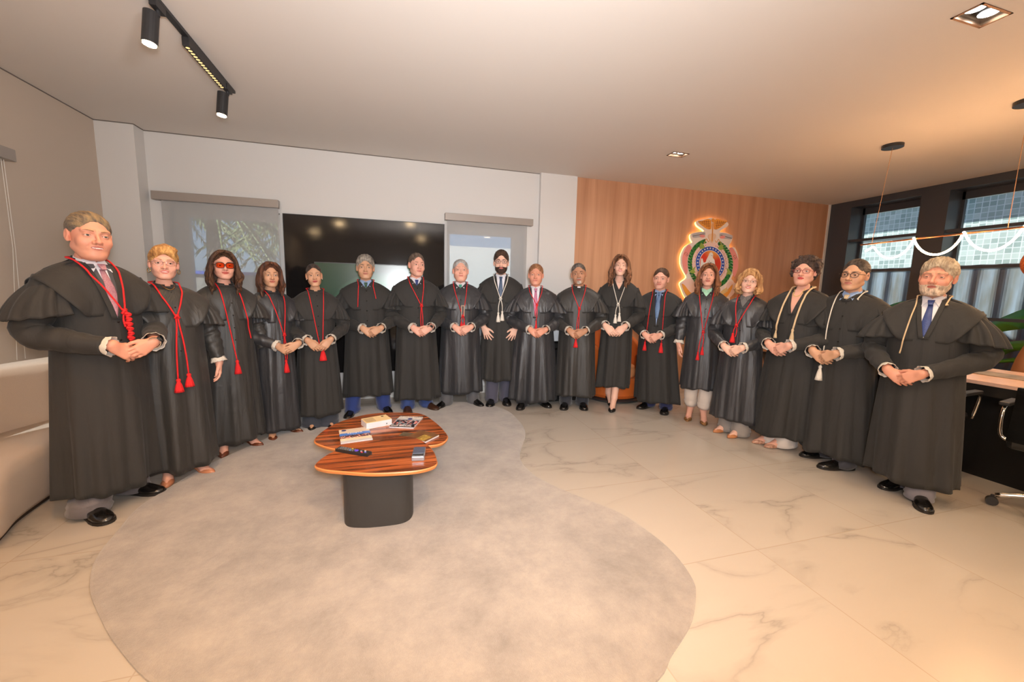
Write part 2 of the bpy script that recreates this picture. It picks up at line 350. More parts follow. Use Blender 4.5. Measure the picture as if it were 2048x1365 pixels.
# track light
tr = empty('track_light', (-1.22, 2.4, HC), 0, 'black ceiling track carrying two cylinder spots and a linear louvre lamp', 'track light')
MB().box(-.017, .017, -2.6, 1.48, -.022, -.001).build('track', M['black_metal'], tr, bevel=.002)
def spot(y, aim):
    MB().box(-.016, .016, y-.05, y+.05, -.06, -.022).tube([(0, y, -.06), (0, y, -.09)], .01, 8).build('adapter', M['black_metal'], tr)
    a = MB().tube([(-.03, y, -.075), (-.045, y-.01, -.24)], .036, 20).build('spot_head', M['black_metal'], tr, smooth=False)
    MB().tube([(-.0452, y-.0101, -.2405), (-.0455, y-.0103, -.2445)], .030, 20).build('lens', M['glow_warm'], a)
spot(.42, None); spot(1.36, None)
ln = MB().box(-.02, .02, .72, 1.28, -.075, -.022).build('linear_lamp', M['black_metal'], tr, bevel=.003)
lv = MB()
for q in range(16): lv.sphere((0, .745+q*.034, -.075), (.012, .010, .004), 8)
lv.build('louvre', mat('brass_louvre', (.9, .6, .25), .25, metal=1, emit=(1, .7, .3), es=1.2), ln)
lamp('SPOT', 'track_spot_glow', (-1.27, 2.80, 2.62), 40, WARM, .04, target=(-1.5, 2.3, 0), spot_size=radians(105), spot_blend=.8)
lamp('SPOT', 'track_spot_glow', (-1.27, 3.74, 2.62), 14, WARM, .04, target=(-1.6, 3.3, 0), spot_size=radians(95), spot_blend=.8)
# warm spots over the foreground floor
lamp('SPOT', 'foreground_spot_glow', (1.0, .75, 2.86), 135, (1, .48, .15), .05, target=(1.3, 1.2, 0), spot_size=radians(76), spot_blend=.9)
lamp('SPOT', 'foreground_spot_glow', (-1.0, 1.6, 2.86), 100, (1, .48, .15), .05, target=(-1.3, 1.8, 0), spot_size=radians(80), spot_blend=.9)

# ---- pendant with neon spiral
pr = empty('pendant_lamp', (4.77, 2.97, HC), 0, 'thin bar pendant wrapped by a glowing neon spiral hanging before the black window wall', 'pendant lamp')
MB().lathe([(.085, 0), (.085, -.03), (.001, -.03)], 28).build('canopy', M['dark'], pr, smooth=False)
A = np.array([4.70, 3.10, 1.935]); B = np.array([4.58, .7, 1.965]); O = np.array([4.77, 2.97, HC])
bar = lambda t: A+(B-A)*t
wirem = mat('wire', srgb(190, 140, 100), .4, metal=.5)
MB().tube([(0, 0, -.03), bar(.045)-O], .0022, 6).build('wire', wirem, pr)
MB().lathe([(.085, 0), (.085, -.03), (.001, -.03)], 28, (bar(.45)-O)*np.array([1, 1, 0])).build('canopy', M['dark'], pr)
MB().tube([(bar(.45)-O)*np.array([1, 1, 0])+(0, 0, -.03), bar(.45)-O], .0022, 6).build('wire', wirem, pr)
MB().tube([bar(0)-O, bar(1)-O], .008, 8).build('bar', mat('bronze_bar', srgb(110, 70, 44), .35, metal=.6), pr)
dr = (B-A)/np.linalg.norm(B-A); sd = -np.cross(dr, (0, 0, 1)); sd /= np.linalg.norm(sd)
pts = []
for q in np.linspace(0, 1, 260):
    a = q*6.5*2*pi+pi*.15; t = .02+q*.96; rr = .085*min(1, q*9+.15)
    pts.append(bar(t)-O+sd*rr*cos(a)+np.array([0, 0, -.075+rr*sin(a)]))
MB().tube(pts, .0085, 8).build('neon_tube', mat('neon', (1, .9, .8), .5, emit=(1, .55, .26), es=100), pr, smooth=True)
# ---- wall display
tv = empty('video_wall', (-.305, YB, .35), 0, 'large black glossy video wall between the two blinded back windows', 'screen')
screen = mat('black_glass', (.010, .009, .009), .075, spec=.35)
_nt = screen.node_tree; _b = _nt.nodes['Principled BSDF']; _tc = N(_nt, 'ShaderNodeTexCoord'); _nz = N(_nt, 'ShaderNodeTexNoise', Scale=160.0); _bp = N(_nt, 'ShaderNodeBump', Strength=.10, Distance=.0006)
_nt.links.new(_tc.outputs['Object'], _nz.inputs['Vector']); _nt.links.new(_nz.outputs[0], _bp.inputs['Height']); _nt.links.new(_bp.outputs[0], _b.inputs['Normal'])
MB().box(-.885, .885, -.055, -.045, 0, 1.81).build('screen', screen, tv)
MB().box(-.893, .893, -.045, -.002, -.008, 1.818).build('frame', M['dark'], tv)
tv2 = empty('television', (-.285, YB-.058, .97), 0, 'smaller green lit screen on the black video wall behind the men', 'television')
grn = bpy.data.materials.new('green_picture_glare'); grn.use_nodes = True; _nt = grn.node_tree; _b = _nt.nodes['Principled BSDF']
_tc = N(_nt, 'ShaderNodeTexCoord'); _mp = N(_nt, 'ShaderNodeMapping'); _mp.inputs['Location'].default_value = (-.24, 0, -.36); _mp.inputs['Scale'].default_value = (1.7, 1, 2.3)
_gr = N(_nt, 'ShaderNodeTexGradient', gradient_type='SPHERICAL'); _cr = ramp(_nt, [(0, srgb(22, 58, 30)), (.35, srgb(60, 120, 84)), (.7, srgb(170, 205, 200)), (1, srgb(225, 240, 245))])  # pale centre puts the flash glare into the picture's own colour
_nt.links.new(_tc.outputs['Object'], _mp.inputs[0]); _nt.links.new(_mp.outputs[0], _gr.inputs[0]); _nt.links.new(_gr.outputs[0], _cr.inputs[0]); _nt.links.new(_cr.outputs[0], _b.inputs['Emission Color'])
_b.inputs['Emission Strength'].default_value = .8; _b.inputs['Base Color'].default_value = (.02, .02, .02, 1); _b.inputs['Roughness'].default_value = .25
MB().box(-.6, .6, -.012, -.008, .01, .67).build('picture', grn, tv2)
MB().box(-.608, .608, -.008, 0, 0, .68).build('bezel', M['dark'], tv2)
# ---- sofa
fab = mat('sofa_fabric', srgb(196, 176, 158), .95, bump=.35, bscale=420, sheen=.3)
sofa = empty('curved_sofa', (-2.4, 2.4, 0), 0, 'curved beige fabric sofa along the left wall', 'sofa'); so = np.array([-2.4, 2.4, 0])
front = spline([(-1.60, -.6, 0), (-1.62, .4, 0), (-1.74, 1.3, 0), (-1.90, 2.0, 0), (-1.97, 2.53, 0), (-2.06, 2.80, 0), (-2.10, 3.1, 0), (-2.14, 3.45, 0)], 8)
back = spline([(-2.35, -.6, 0), (-2.42, .4, 0), (-2.50, 1.3, 0), (-2.54, 2.0, 0), (-2.53, 2.6, 0), (-2.49, 3.05, 0), (-2.45, 3.35, 0), (-2.34, 3.65, 0)], 8)
rear = spline([(-2.66, -.6, 0), (-2.68, .4, 0), (-2.70, 1.3, 0), (-2.71, 2.0, 0), (-2.71, 2.6, 0), (-2.70, 3.1, 0), (-2.66, 3.6, 0), (-2.58, 3.95, 0)], 8)
def strip(sections):
    P = []
    for s in zip(*sections): P.append([p for p in s])
    return P
def zz(c, z, f=0, o=None): # offset toward other curve
    a = c.copy(); a[:, 2] = z
    if o is not None: d = o-c; d[:, 2] = 0; d /= np.linalg.norm(d, axis=1)[:, None]; a[:, :2] += (d*f)[:, :2]
    return a-so
base = strip([zz(front, .03, .06, back), zz(front, .03, .02, back), zz(front, .06, 0, back), zz(front, .30, -.02, back), zz(front, .355, -.01, back), zz(front, .375, .03, back), zz(front, .383, .12, back), zz(back, .386, .0), zz(back, .34), zz(back, .03)])
mb = MB().grid(base, closev=True); 
mb.F.append(tuple(range(10))); mb.F.append(tuple((len(base)-1)*10+j for j in range(10))[::-1]); mb.M += [0, 0]
mb.build('seat', fab, sofa, smooth=True)
bk = strip([zz(back, .06), zz(back, .38), zz(back, .46, .02, rear), zz(back, .73, .04, rear), zz(back, .775, .06, rear), zz(back, .79, .09, rear), zz(rear, .79, .04, back), zz(rear, .77, .0), zz(rear, .06)])
mb = MB().grid(bk, closev=True); mb.F.append(tuple(range(9))); mb.F.append(tuple((len(bk)-1)*9+j for j in range(9))[::-1]); mb.M += [0, 0]
mb.build('backrest', fab, sofa, smooth=True)
pl = strip([zz(front, 0, .04, back), zz(front, .035, .04, back), zz(rear, .035, .10, back), zz(rear, 0, .10, back)])
MB().grid(pl, closev=True, capu=True).build('plinth', mat('plinth', srgb(60, 44, 34), .7), sofa)
# ---- rug
rugpts = [(1.23, 3.91), (1.18, 3.5), (0.97, 3.01), (0.97, 2.69), (1.06, 2.47), (1.21, 2.23), (1.33, 2.05), (1.39, 1.82), (1.4, 1.62), (1.36, 1.44), (1.29, 1.34), (1.17, 1.23), (1.0, 1.13), (0.83, 1.04), (.3, .95), (-.3, 1.12), (-0.78, 1.46), (-1.03, 1.70), (-1.2, 1.9), (-1.34, 2.09), (-1.45, 2.32), (-1.5, 2.59), (-1.53, 2.81), (-1.49, 3.02), (-1.38, 3.42), (-1.14, 3.89), (-0.98, 4.46), (-0.52, 4.72), (0.32, 4.78), (0.96, 4.62), (1.19, 4.28)]
def rugmat():
    m = bpy.data.materials.new('rug_pile'); m.use_nodes = True; nt = m.node_tree; b = nt.nodes['Principled BSDF']; L = nt.links.new
    tc = N(nt, 'ShaderNodeTexCoord'); n1 = N(nt, 'ShaderNodeTexNoise', Scale=2.2, Detail=12.0, Roughness=.78, Distortion=.1); L(tc.outputs['Object'], n1.inputs['Vector'])
    cr = ramp(nt, [(.34, srgb(126, 120, 116)), (.5, srgb(148, 141, 136)), (.66, srgb(166, 158, 150))]); L(n1.outputs[0], cr.inputs[0]); L(cr.outputs[0], b.inputs['Base Color'])
    b.inputs['Roughness'].default_value = 1; b.inputs['Sheen Weight'].default_value = .4
    n2 = N(nt, 'ShaderNodeTexNoise', Scale=260.0, Detail=3.0); L(tc.outputs['Object'], n2.inputs['Vector'])
    bp = N(nt, 'ShaderNodeBump', Strength=.5, Distance=.004); L(n2.outputs[0], bp.inputs['Height']); L(bp.outputs[0], b.inputs['Normal'])
    return m
rp = smoothpoly(rugpts, 5)
cen = np.mean(rp, 0)
ins = [tuple(np.array(p)+(cen-np.array(p))/np.linalg.norm(cen-np.array(p))*.012) for p in rp]
n_ = len(rp); rm = MB()
V = [(x, y, .0) for x, y in rp]+[(x, y, .010) for x, y in rp]+[(x, y, .014) for x, y in ins]
Fs = [(i, (i+1) % n_, n_+(i+1) % n_, n_+i) for i in range(n_)]+[(n_+i, n_+(i+1) % n_, 2*n_+(i+1) % n_, 2*n_+i) for i in range(n_)]+[tuple(range(2*n_, 3*n_))]
tag(rm.add(V, Fs).build('rug', rugmat()), 'large organic shaped mottled grey rug under the coffee table', 'rug')
# ---- coffee table
def rosewood():
    m = bpy.data.materials.new('rosewood'); m.use_nodes = True; nt = m.node_tree; b = nt.nodes['Principled BSDF']; L = nt.links.new
    tc = N(nt, 'ShaderNodeTexCoord'); mp = N(nt, 'ShaderNodeMapping'); mp.inputs['Scale'].default_value = (.9, 16, 8); mp.inputs['Rotation'].default_value = (0, 0, .05); L(tc.outputs['Object'], mp.inputs[0])
    n1 = N(nt, 'ShaderNodeTexNoise', Scale=1.7, Detail=8.0, Distortion=.5); L(mp.outputs[0], n1.inputs['Vector'])
    cr = ramp(nt, [(.33, srgb(54, 28, 15)), (.45, srgb(112, 58, 30)), (.55, srgb(156, 84, 44)), (.7, srgb(176, 102, 58))]); L(n1.outputs[0], cr.inputs[0]); L(cr.outputs[0], b.inputs['Base Color'])
    b.inputs['Roughness'].default_value = .18; b.inputs['Coat Weight'].default_value = .3
    return m
rw = rosewood(); edge = mat('top_edge', srgb(190, 120, 66), .4)
ct = empty('coffee_table', (-.1, 2.4, 0), 0, 'two tier rosewood coffee table on a dark drum base', 'coffee table')
ZF, ZB = .40, .365
def top(poly, z, name):
    P = [(x+.1, y-2.4) for x, y in smoothpoly(poly, 7)]; c = np.mean(P, 0); Q = [tuple(c+(np.array(p)-c)*.985) for p in P]
    n = len(P); V = [(x, y, z-.020) for x, y in Q]+[(x, y, z-.006) for x, y in P]+[(x, y, z) for x, y in Q]
    F = [tuple(range(n))[::-1], tuple(range(2*n, 3*n))]; mi = [0, 1]
    for a in (0, 1):
        for i in range(n): F.append((a*n+i, a*n+(i+1) % n, (a+1)*n+(i+1) % n, (a+1)*n+i)); mi.append(0)
    return mesh_obj(name, V, F, None, ct, mats=[edge, rw], fmi=mi)
fpx = [(629, 930), (655, 909), (690, 895), (740, 885), (791, 875), (822, 874), (847, 883), (865, 899), (873, 915), (873, 930), (845, 940), (800, 945), (740, 947), (680, 943), (645, 939)]
bpx = [(628, 884), (650, 862), (690, 843), (740, 831), (790, 828), (840, 830), (868, 845), (890, 866), (896, 880), (880, 892), (840, 897), (760, 905), (690, 905), (645, 896)]
top([tuple(onz(x, y, ZF)[:2]) for x, y in fpx], ZF, 'front_top')
top([tuple(onz(x, y, ZB-.012)[:2]) for x, y in bpx], ZB, 'rear_top')
# drum base from its floor outline
bs = smoothpoly([(-.31, 2.385), (-.285, 2.30), (-.20, 2.262), (-.10, 2.25), (.01, 2.252), (.065, 2.29), (.085, 2.37), (.07, 2.44), (.0, 2.48), (-.2, 2.48), (-.29, 2.45)], 6)
MB().prism([(x+.1, y-2.4) for x, y in bs], .014, ZF-.02).build('drum_base', mat('dark_lacquer', srgb(50, 48, 46), .5), ct, smooth=False)
MB().lathe([(.11, .014), (.11, ZB-.02)], 24, (.07, .55, 0)).build('rear_base', mat('rear_lacquer', srgb(50, 48, 46), .5), ct)
# ---- things on the table
def cover(name, stops, scale, extra=None, rough=.35):
    """a printed cover: procedural bands along local y plus blotches"""
    m = bpy.data.materials.new(name); m.use_nodes = True; nt = m.node_tree; b = nt.nodes['Principled BSDF']; L = nt.links.new
    tc = N(nt, 'ShaderNodeTexCoord'); sp = N(nt, 'ShaderNodeSeparateXYZ'); L(tc.outputs['Object'], sp.inputs[0])
    mr = N(nt, 'ShaderNodeMapRange'); mr.inputs[1].default_value = -scale; mr.inputs[2].default_value = scale; L(sp.outputs[1], mr.inputs[0])
    cr = ramp(nt, stops); cr.color_ramp.interpolation = 'CONSTANT'; L(mr.outputs[0], cr.inputs[0]); last = cr.outputs[0]
    if extra:
        lo, hi, cols, sc = extra
        vo = N(nt, 'ShaderNodeTexVoronoi', Scale=sc); L(tc.outputs['Object'], vo.inputs['Vector'])
        hs = N(nt, 'ShaderNodeSeparateColor'); L(vo.outputs['Color'], hs.inputs[0])
        c2 = ramp(nt, [(i/len(cols), c) for i, c in enumerate(cols)]); c2.color_ramp.interpolation = 'CONSTANT'; L(hs.outputs[0], c2.inputs[0])
        bd = ramp(nt, [(0, (0, 0, 0)), (lo, (1, 1, 1)), (hi, (0, 0, 0))]); bd.color_ramp.interpolation = 'CONSTANT'; L(mr.outputs[0], bd.inputs[0])
        mx = N(nt, 'ShaderNodeMixRGB'); L(bd.outputs[0], mx.inputs[0]); L(last, mx.inputs[1]); L(c2.outputs[0], mx.inputs[2]); last = mx.outputs[0]
    L(last, b.inputs['Base Color']); b.inputs['Roughness'].default_value = rough
    return m
pages = mat('paper_pages', srgb(225, 222, 226), .8, noise=srgb(190, 188, 196), nscale=3, stretch=(1, 1, 400))
def book(name, c, sx, sy, h, rz, z, cov, label, cat, hard=0):
    r = empty(name, (c[0], c[1], z), rz, label, cat)
    MB().box(-sx+hard, sx-hard, -sy+hard, sy-hard, .001, h-.001).build('pages', pages, r)
    MB().box(-sx, sx, -sy, sy, h-.0012, h+.0006).build('front_cover', cov, r)
    MB().box(-sx, sx, -sy, sy, 0, .0012).build('back_cover', cov, r)
    return r
def quad_pose(px, z):
    P = [onz(x, y, z)[:2] for x, y in px]; c = np.mean(P, 0)
    u = ((P[1]-P[0])+(P[2]-P[3]))/2; v = ((P[0]-P[3])+(P[1]-P[2]))/2
    return c, np.linalg.norm(u)/2, np.linalg.norm(v)/2, math.atan2(u[1], u[0])
def text(s, size, loc, parent, m, rz=0, ext=.0004, rx=0, align='CENTER', name='lettering'):
    cu = bpy.data.curves.new(name, 'FONT'); cu.body = s; cu.size = size; cu.extrude = ext; cu.align_x = align; cu.align_y = 'CENTER'
    o = bpy.data.objects.new(name, cu); COL.objects.link(o); dg = bpy.context.evaluated_depsgraph_get(); me = bpy.data.meshes.new_from_object(o.evaluated_get(dg))
    bpy.data.objects.remove(o); o = bpy.data.objects.new(name, me); COL.objects.link(o); me.materials.clear(); me.materials.append(m)
    o.location = loc; o.rotation_euler = (rx, 0, rz); o.parent = parent; return o
wht = mat('print_white', srgb(235, 232, 228), .5); navy = mat('print_navy', srgb(20, 40, 110), .5); inkm = mat('print_black', srgb(24, 22, 22), .5); goldp = mat('print_gold', srgb(190, 150, 60), .4)
crowd = [srgb(24, 24, 34), srgb(220, 150, 130), srgb(30, 28, 36), srgb(235, 200, 190), srgb(20, 22, 40), srgb(200, 90, 80), srgb(40, 44, 70)]
# flat picture magazine, left
c, sx, sy, rz = quad_pose([(678, 862), (738, 855), (744, 880), (681, 889)], ZB)
b1 = book('magazine', c, sx, sy, .004, rz, ZB, cover('cover_group', [(0, srgb(196, 196, 200)), (.14, srgb(222, 206, 180)), (.34, srgb(36, 34, 44)), (.46, srgb(70, 120, 200)), (.68, srgb(206, 190, 172))], sy, (.30, .50, crowd, 140)), 'magazine with a blue banner and group photo, left side of the coffee table', 'magazine')
text('REVISTA', sy*.2, (0, sy*.28, .0048), b1, wht); MB().lathe([(.016, 0), (.016, .0004)], 20, (-sx*.68, sy*.82, .0046)).build('blue_logo', navy, b1)
# thick white book
c, sx, sy, rz = quad_pose([(722, 838), (772, 830), (783, 838), (733, 848)], ZB+.045)
b2 = book('thick_book', c, sx, sy, .045, rz, ZB, cover('cover_cream', [(0, srgb(226, 200, 150)), (.9, srgb(228, 206, 160))], sy), 'thick white paperback with a cream cover at the back of the coffee table', 'book')
tt = MB()
for a in range(5):
    for q in range(9): tt.box(-sx*.9+q*sx*.085, -sx*.9+q*sx*.085+sx*.06*(.6+.4*rng.rand()), -sy*.7+a*sy*.3, -sy*.7+a*sy*.3+sy*.17, .0456, .0460)
tt.build('cover_print', mat('print_brown', srgb(96, 70, 50), .6), b2)
MB().lathe([(.010, 0), (.010, .0004)], 16, (sx*.6, sy*.55, .0456)).build('cover_logo', inkm, b2); MB().box(sx*.55, sx*.62, -sy-.0006, -sy, .012, .022).build('spine_mark', mat('print_green', srgb(20, 70, 60), .5), b2)
# tilted magazine right
c, sx, sy, rz = quad_pose([(801, 833), (846, 834), (828, 856), (777, 853)], ZB+.01)
b3 = book('magazine', c, sx*.98, sy, .010, rz, ZB, cover('cover_ceremony', [(0, srgb(30, 24, 26)), (.16, srgb(46, 44, 52)), (.52, srgb(160, 165, 172)), (.74, srgb(212, 206, 200))], sy, (.12, .62, [srgb(28, 30, 44), srgb(170, 176, 184), srgb(34, 34, 46), srgb(222, 130, 120), srgb(24, 26, 40), srgb(150, 156, 166)], 75)), 'glossy magazine with a ceremony photo on the right rear of the table', 'magazine')
text('REVISTA TJAM', sy*.24, (0, sy*.84, .0108), b3, mat('print_grey', srgb(120, 110, 100), .5)); text('É DO BRASIL', sy*.26, (-sx*.2, -sy*.82, .0108), b3, wht)
MB().lathe([(.018, 0), (.018, .0004)], 20, (sx*.08, sy*.5, .0106)).build('blue_oval', navy, b3)
# brown hardback
c, sx, sy, rz = quad_pose([(843, 862), (881, 869), (849, 884), (812, 873)], ZB+.014)
b4 = book('hardback_book', c, sx*1.0, sy, .014, rz, ZB, mat('cover_leather', srgb(92, 58, 36), .4, noise=srgb(120, 84, 44), nscale=30), 'brown and gold illustrated hardback at the right edge of the table', 'book', .003)
MB().box(-sx*.05, sx*.8, -sy, sy*.2, .0145, .0152).build('gold_picture', mat('gold_plate', srgb(190, 156, 70), .45, noise=srgb(110, 84, 36), nscale=60), b4)
# dark booklet partly under
c, sx, sy, rz = quad_pose([(808, 864), (843, 870), (833, 874), (795, 872)], ZB)
b5 = empty('booklet', (c[0]-.01, c[1], ZB), rz, 'thin dark booklet tucked in front of the brown hardback', 'booklet')
MB().box(-sx*.8, sx*.7, -sy, sy, 0, .003).build('cover', mat('cover_dark', srgb(66, 58, 46), .5, noise=srgb(96, 84, 60), nscale=70), b5)
# remote
c, sx, sy, rz = quad_pose([(677, 893), (741, 903), (736, 911), (675, 900)], ZF+.015)
rc = empty('remote_control', (c[0], c[1], ZF), rz, 'slim black television remote with a purple direction pad on the front top', 'remote control')
MB().prism(smoothpoly([(-sx, -.012), (-sx*.96, -.021), (0, -.023), (sx*.96, -.021), (sx, -.012), (sx, .012), (sx*.96, .021), (0, .023), (-sx*.96, .021), (-sx, .012)], 4), .0, .018).build('casing', mat('remote_plastic', srgb(34, 33, 32), .45), rc, bevel=.002)
MB().lathe([(.012, .018), (.0115, .021), (.005, .021)], 20, (sx*.2, 0, 0)).build('direction_pad', mat('purple', srgb(96, 70, 200), .4), rc)
bt = MB()
for q in range(9):
    for a in (-1, 0, 1):
        xx = -sx*.85+q*sx*.11
        bt.lathe([(.0035, .018), (.003, .0200)], 10, (xx, a*.012, 0))
bt.build('number_keys', mat('grey_keys', srgb(120, 120, 122), .5), rc)
for q, (xx, yy, cc) in enumerate([(-.14, .012, (220, 190, 40)), (-.14, -.010, (60, 130, 220)), (.62, -.012, (230, 60, 80)), (.68, .011, (235, 235, 235)), (.78, -.004, (110, 110, 230)), (.5, 0, (180, 180, 190))]):
    MB().box(sx*xx-.005, sx*xx+.005, yy-.003, yy+.003, .018, .0203).build('key', mat('key_colour', srgb(*cc), .4), rc)
# silver clear-topped box
c, sx, sy, rz = quad_pose([(824, 894), (849, 894), (852, 912), (826, 914)], ZF+.03)
bx = empty('card_box', (c[0], c[1], ZF), rz, 'small silver box with a dark blue lid on the front right of the table', 'box')
MB().box(-sx, sx, -sy, sy, 0, .028).build('body', mat('silver_plastic', srgb(170, 176, 186), .2, metal=.6), bx, bevel=.006)
MB().box(-sx*.9, sx*.9, -sy*.4, sy*.92, .028, .031).build('lid', mat('slate_lid', srgb(74, 84, 104), .2), bx, bevel=.004)
MB().box(-sx*.85, sx*.85, -sy*.8, -sy*.5, .0275, .0295).build('slot', M['dark'], bx)
# ================================================================ implicit surface toolkit
f32 = np.float32
def s_min(a, b, k):
    if k <= 0: return np.minimum(a, b)
    h = np.maximum(k-np.abs(a-b), 0)/k; return np.minimum(a, b)-h*h*k*.25
def s_max(a, b, k): return -s_min(-a, -b, k)
def d_ell(p, c, r):
    q = p-np.asarray(c, f32); r = np.asarray(r, f32); k0 = np.sqrt(((q/r)**2).sum(-1)); k1 = np.sqrt(((q/(r*r))**2).sum(-1))+1e-9
    return k0*(k0-1)/k1
def d_cone(p, a, b, r1, r2):
    a = np.asarray(a, f32); b = np.asarray(b, f32); ab = b-a; t = np.clip(((p-a)@ab)/(ab@ab+1e-12), 0, 1)
    return np.sqrt(((p-a-t[..., None]*ab)**2).sum(-1))-(r1+(r2-r1)*t)
class Field:
    """distance values on a rectilinear grid; shapes touch only their own box"""
    def __init__(s, xs, ys, zs):
        s.ax = [np.asarray(a, f32) for a in (xs, ys, zs)]; s.d = np.full([len(a) for a in s.ax], .2, f32)
    def sl(s, lo, hi):
        r = []
        for a, l, h in zip(s.ax, lo, hi):
            i, j = np.searchsorted(a, l), np.searchsorted(a, h); r.append(slice(max(0, i-1), min(len(a), j+1)))
        return tuple(r)
    def pts(s, sl): return np.stack(np.meshgrid(*[a[i] for a, i in zip(s.ax, sl)], indexing='ij'), -1)
    def apply(s, lo, hi, fn, k=0, sub=False):
        sl = s.sl(lo, hi)
        if any(i.stop-i.start < 1 for i in sl): return
        v = fn(s.pts(sl)).astype(f32)
        s.d[sl] = s_max(s.d[sl], -v, k) if sub else s_min(s.d[sl], v, k)
    def cone(s, a, b, r1, r2, k=0, sub=False):
        m = max(r1, r2)+max(k, .02)+.02; lo = np.minimum(a, b)-m; hi = np.maximum(a, b)+m
        s.apply(lo, hi, lambda p: d_cone(p, a, b, r1, r2), k, sub)
    def chain(s, P, R, k=0):
        for i in range(len(P)-1): s.cone(P[i], P[i+1], R[i], R[i+1], k)
    def mesh(s):
        d = s.d; d[0] = d[-1] = .2; d[:, 0] = d[:, -1] = .2; d[:, :, 0] = d[:, :, -1] = .2
        ins = d < 0; nx, ny, nz = d.shape
        c = np.zeros((nx-1, ny-1, nz-1), np.uint8)
        for i in (0, 1):
            for j in (0, 1):
                for k in (0, 1): c += ins[i:nx-1+i, j:ny-1+j, k:nz-1+k]
        I = np.argwhere((c > 0) & (c < 8)); idx = np.full(c.shape, -1, np.int32); idx[tuple(I.T)] = np.arange(len(I))
        acc = np.zeros((len(I), 3), f32); cnt = np.zeros(len(I), f32)
        co = [(i, j, k) for i in (0, 1) for j in (0, 1) for k in (0, 1)]
        for a in co:
            for ax in range(3):
                if a[ax]: continue
                b = list(a); b[ax] = 1; A = I+a; B = I+b
                va = d[tuple(A.T)]; vb = d[tuple(B.T)]; m = (va < 0) != (vb < 0); t = np.where(m, va/(va-vb+1e-12), 0)
                pa = np.stack([s.ax[q][A[:, q]] for q in range(3)], 1); pb = np.stack([s.ax[q][B[:, q]] for q in range(3)], 1)
                acc[m] += (pa+(pb-pa)*t[:, None])[m]; cnt += m
        V = acc/np.maximum(cnt, 1)[:, None]; Q = []
        for ax in range(3):
            o1, o2 = (ax+1) % 3, (ax+2) % 3
            sa = [slice(1, -1)]*3; sa[ax] = slice(0, -1); sb = list(sa); sb[ax] = slice(1, None)
            m = ins[tuple(sa)] != ins[tuple(sb)]; E = np.argwhere(m); E[:, o1] += 1; E[:, o2] += 1
            inside = ins[tuple(E.T)]
            def cell(u, v):
                q = E.copy(); q[:, o1] -= u; q[:, o2] -= v; return idx[tuple(q.T)]
            q = np.stack([cell(1, 1), cell(0, 1), cell(0, 0), cell(1, 0)], 1); q[~inside] = q[~inside][:, ::-1]; Q.append(q)
        return V, np.concatenate(Q)
def axis_pts(lo, hi, coarse, fine, ivs):
    out = [lo]
    while out[-1] < hi:
        x = out[-1]; st_ = coarse
        for a, b in ivs:
            if a-1e-6 <= x < b: st_ = fine
            elif x < a < x+st_: st_ = a-x if a-x > fine*.5 else fine
        out.append(x+st_)
    return np.array(out, f32)

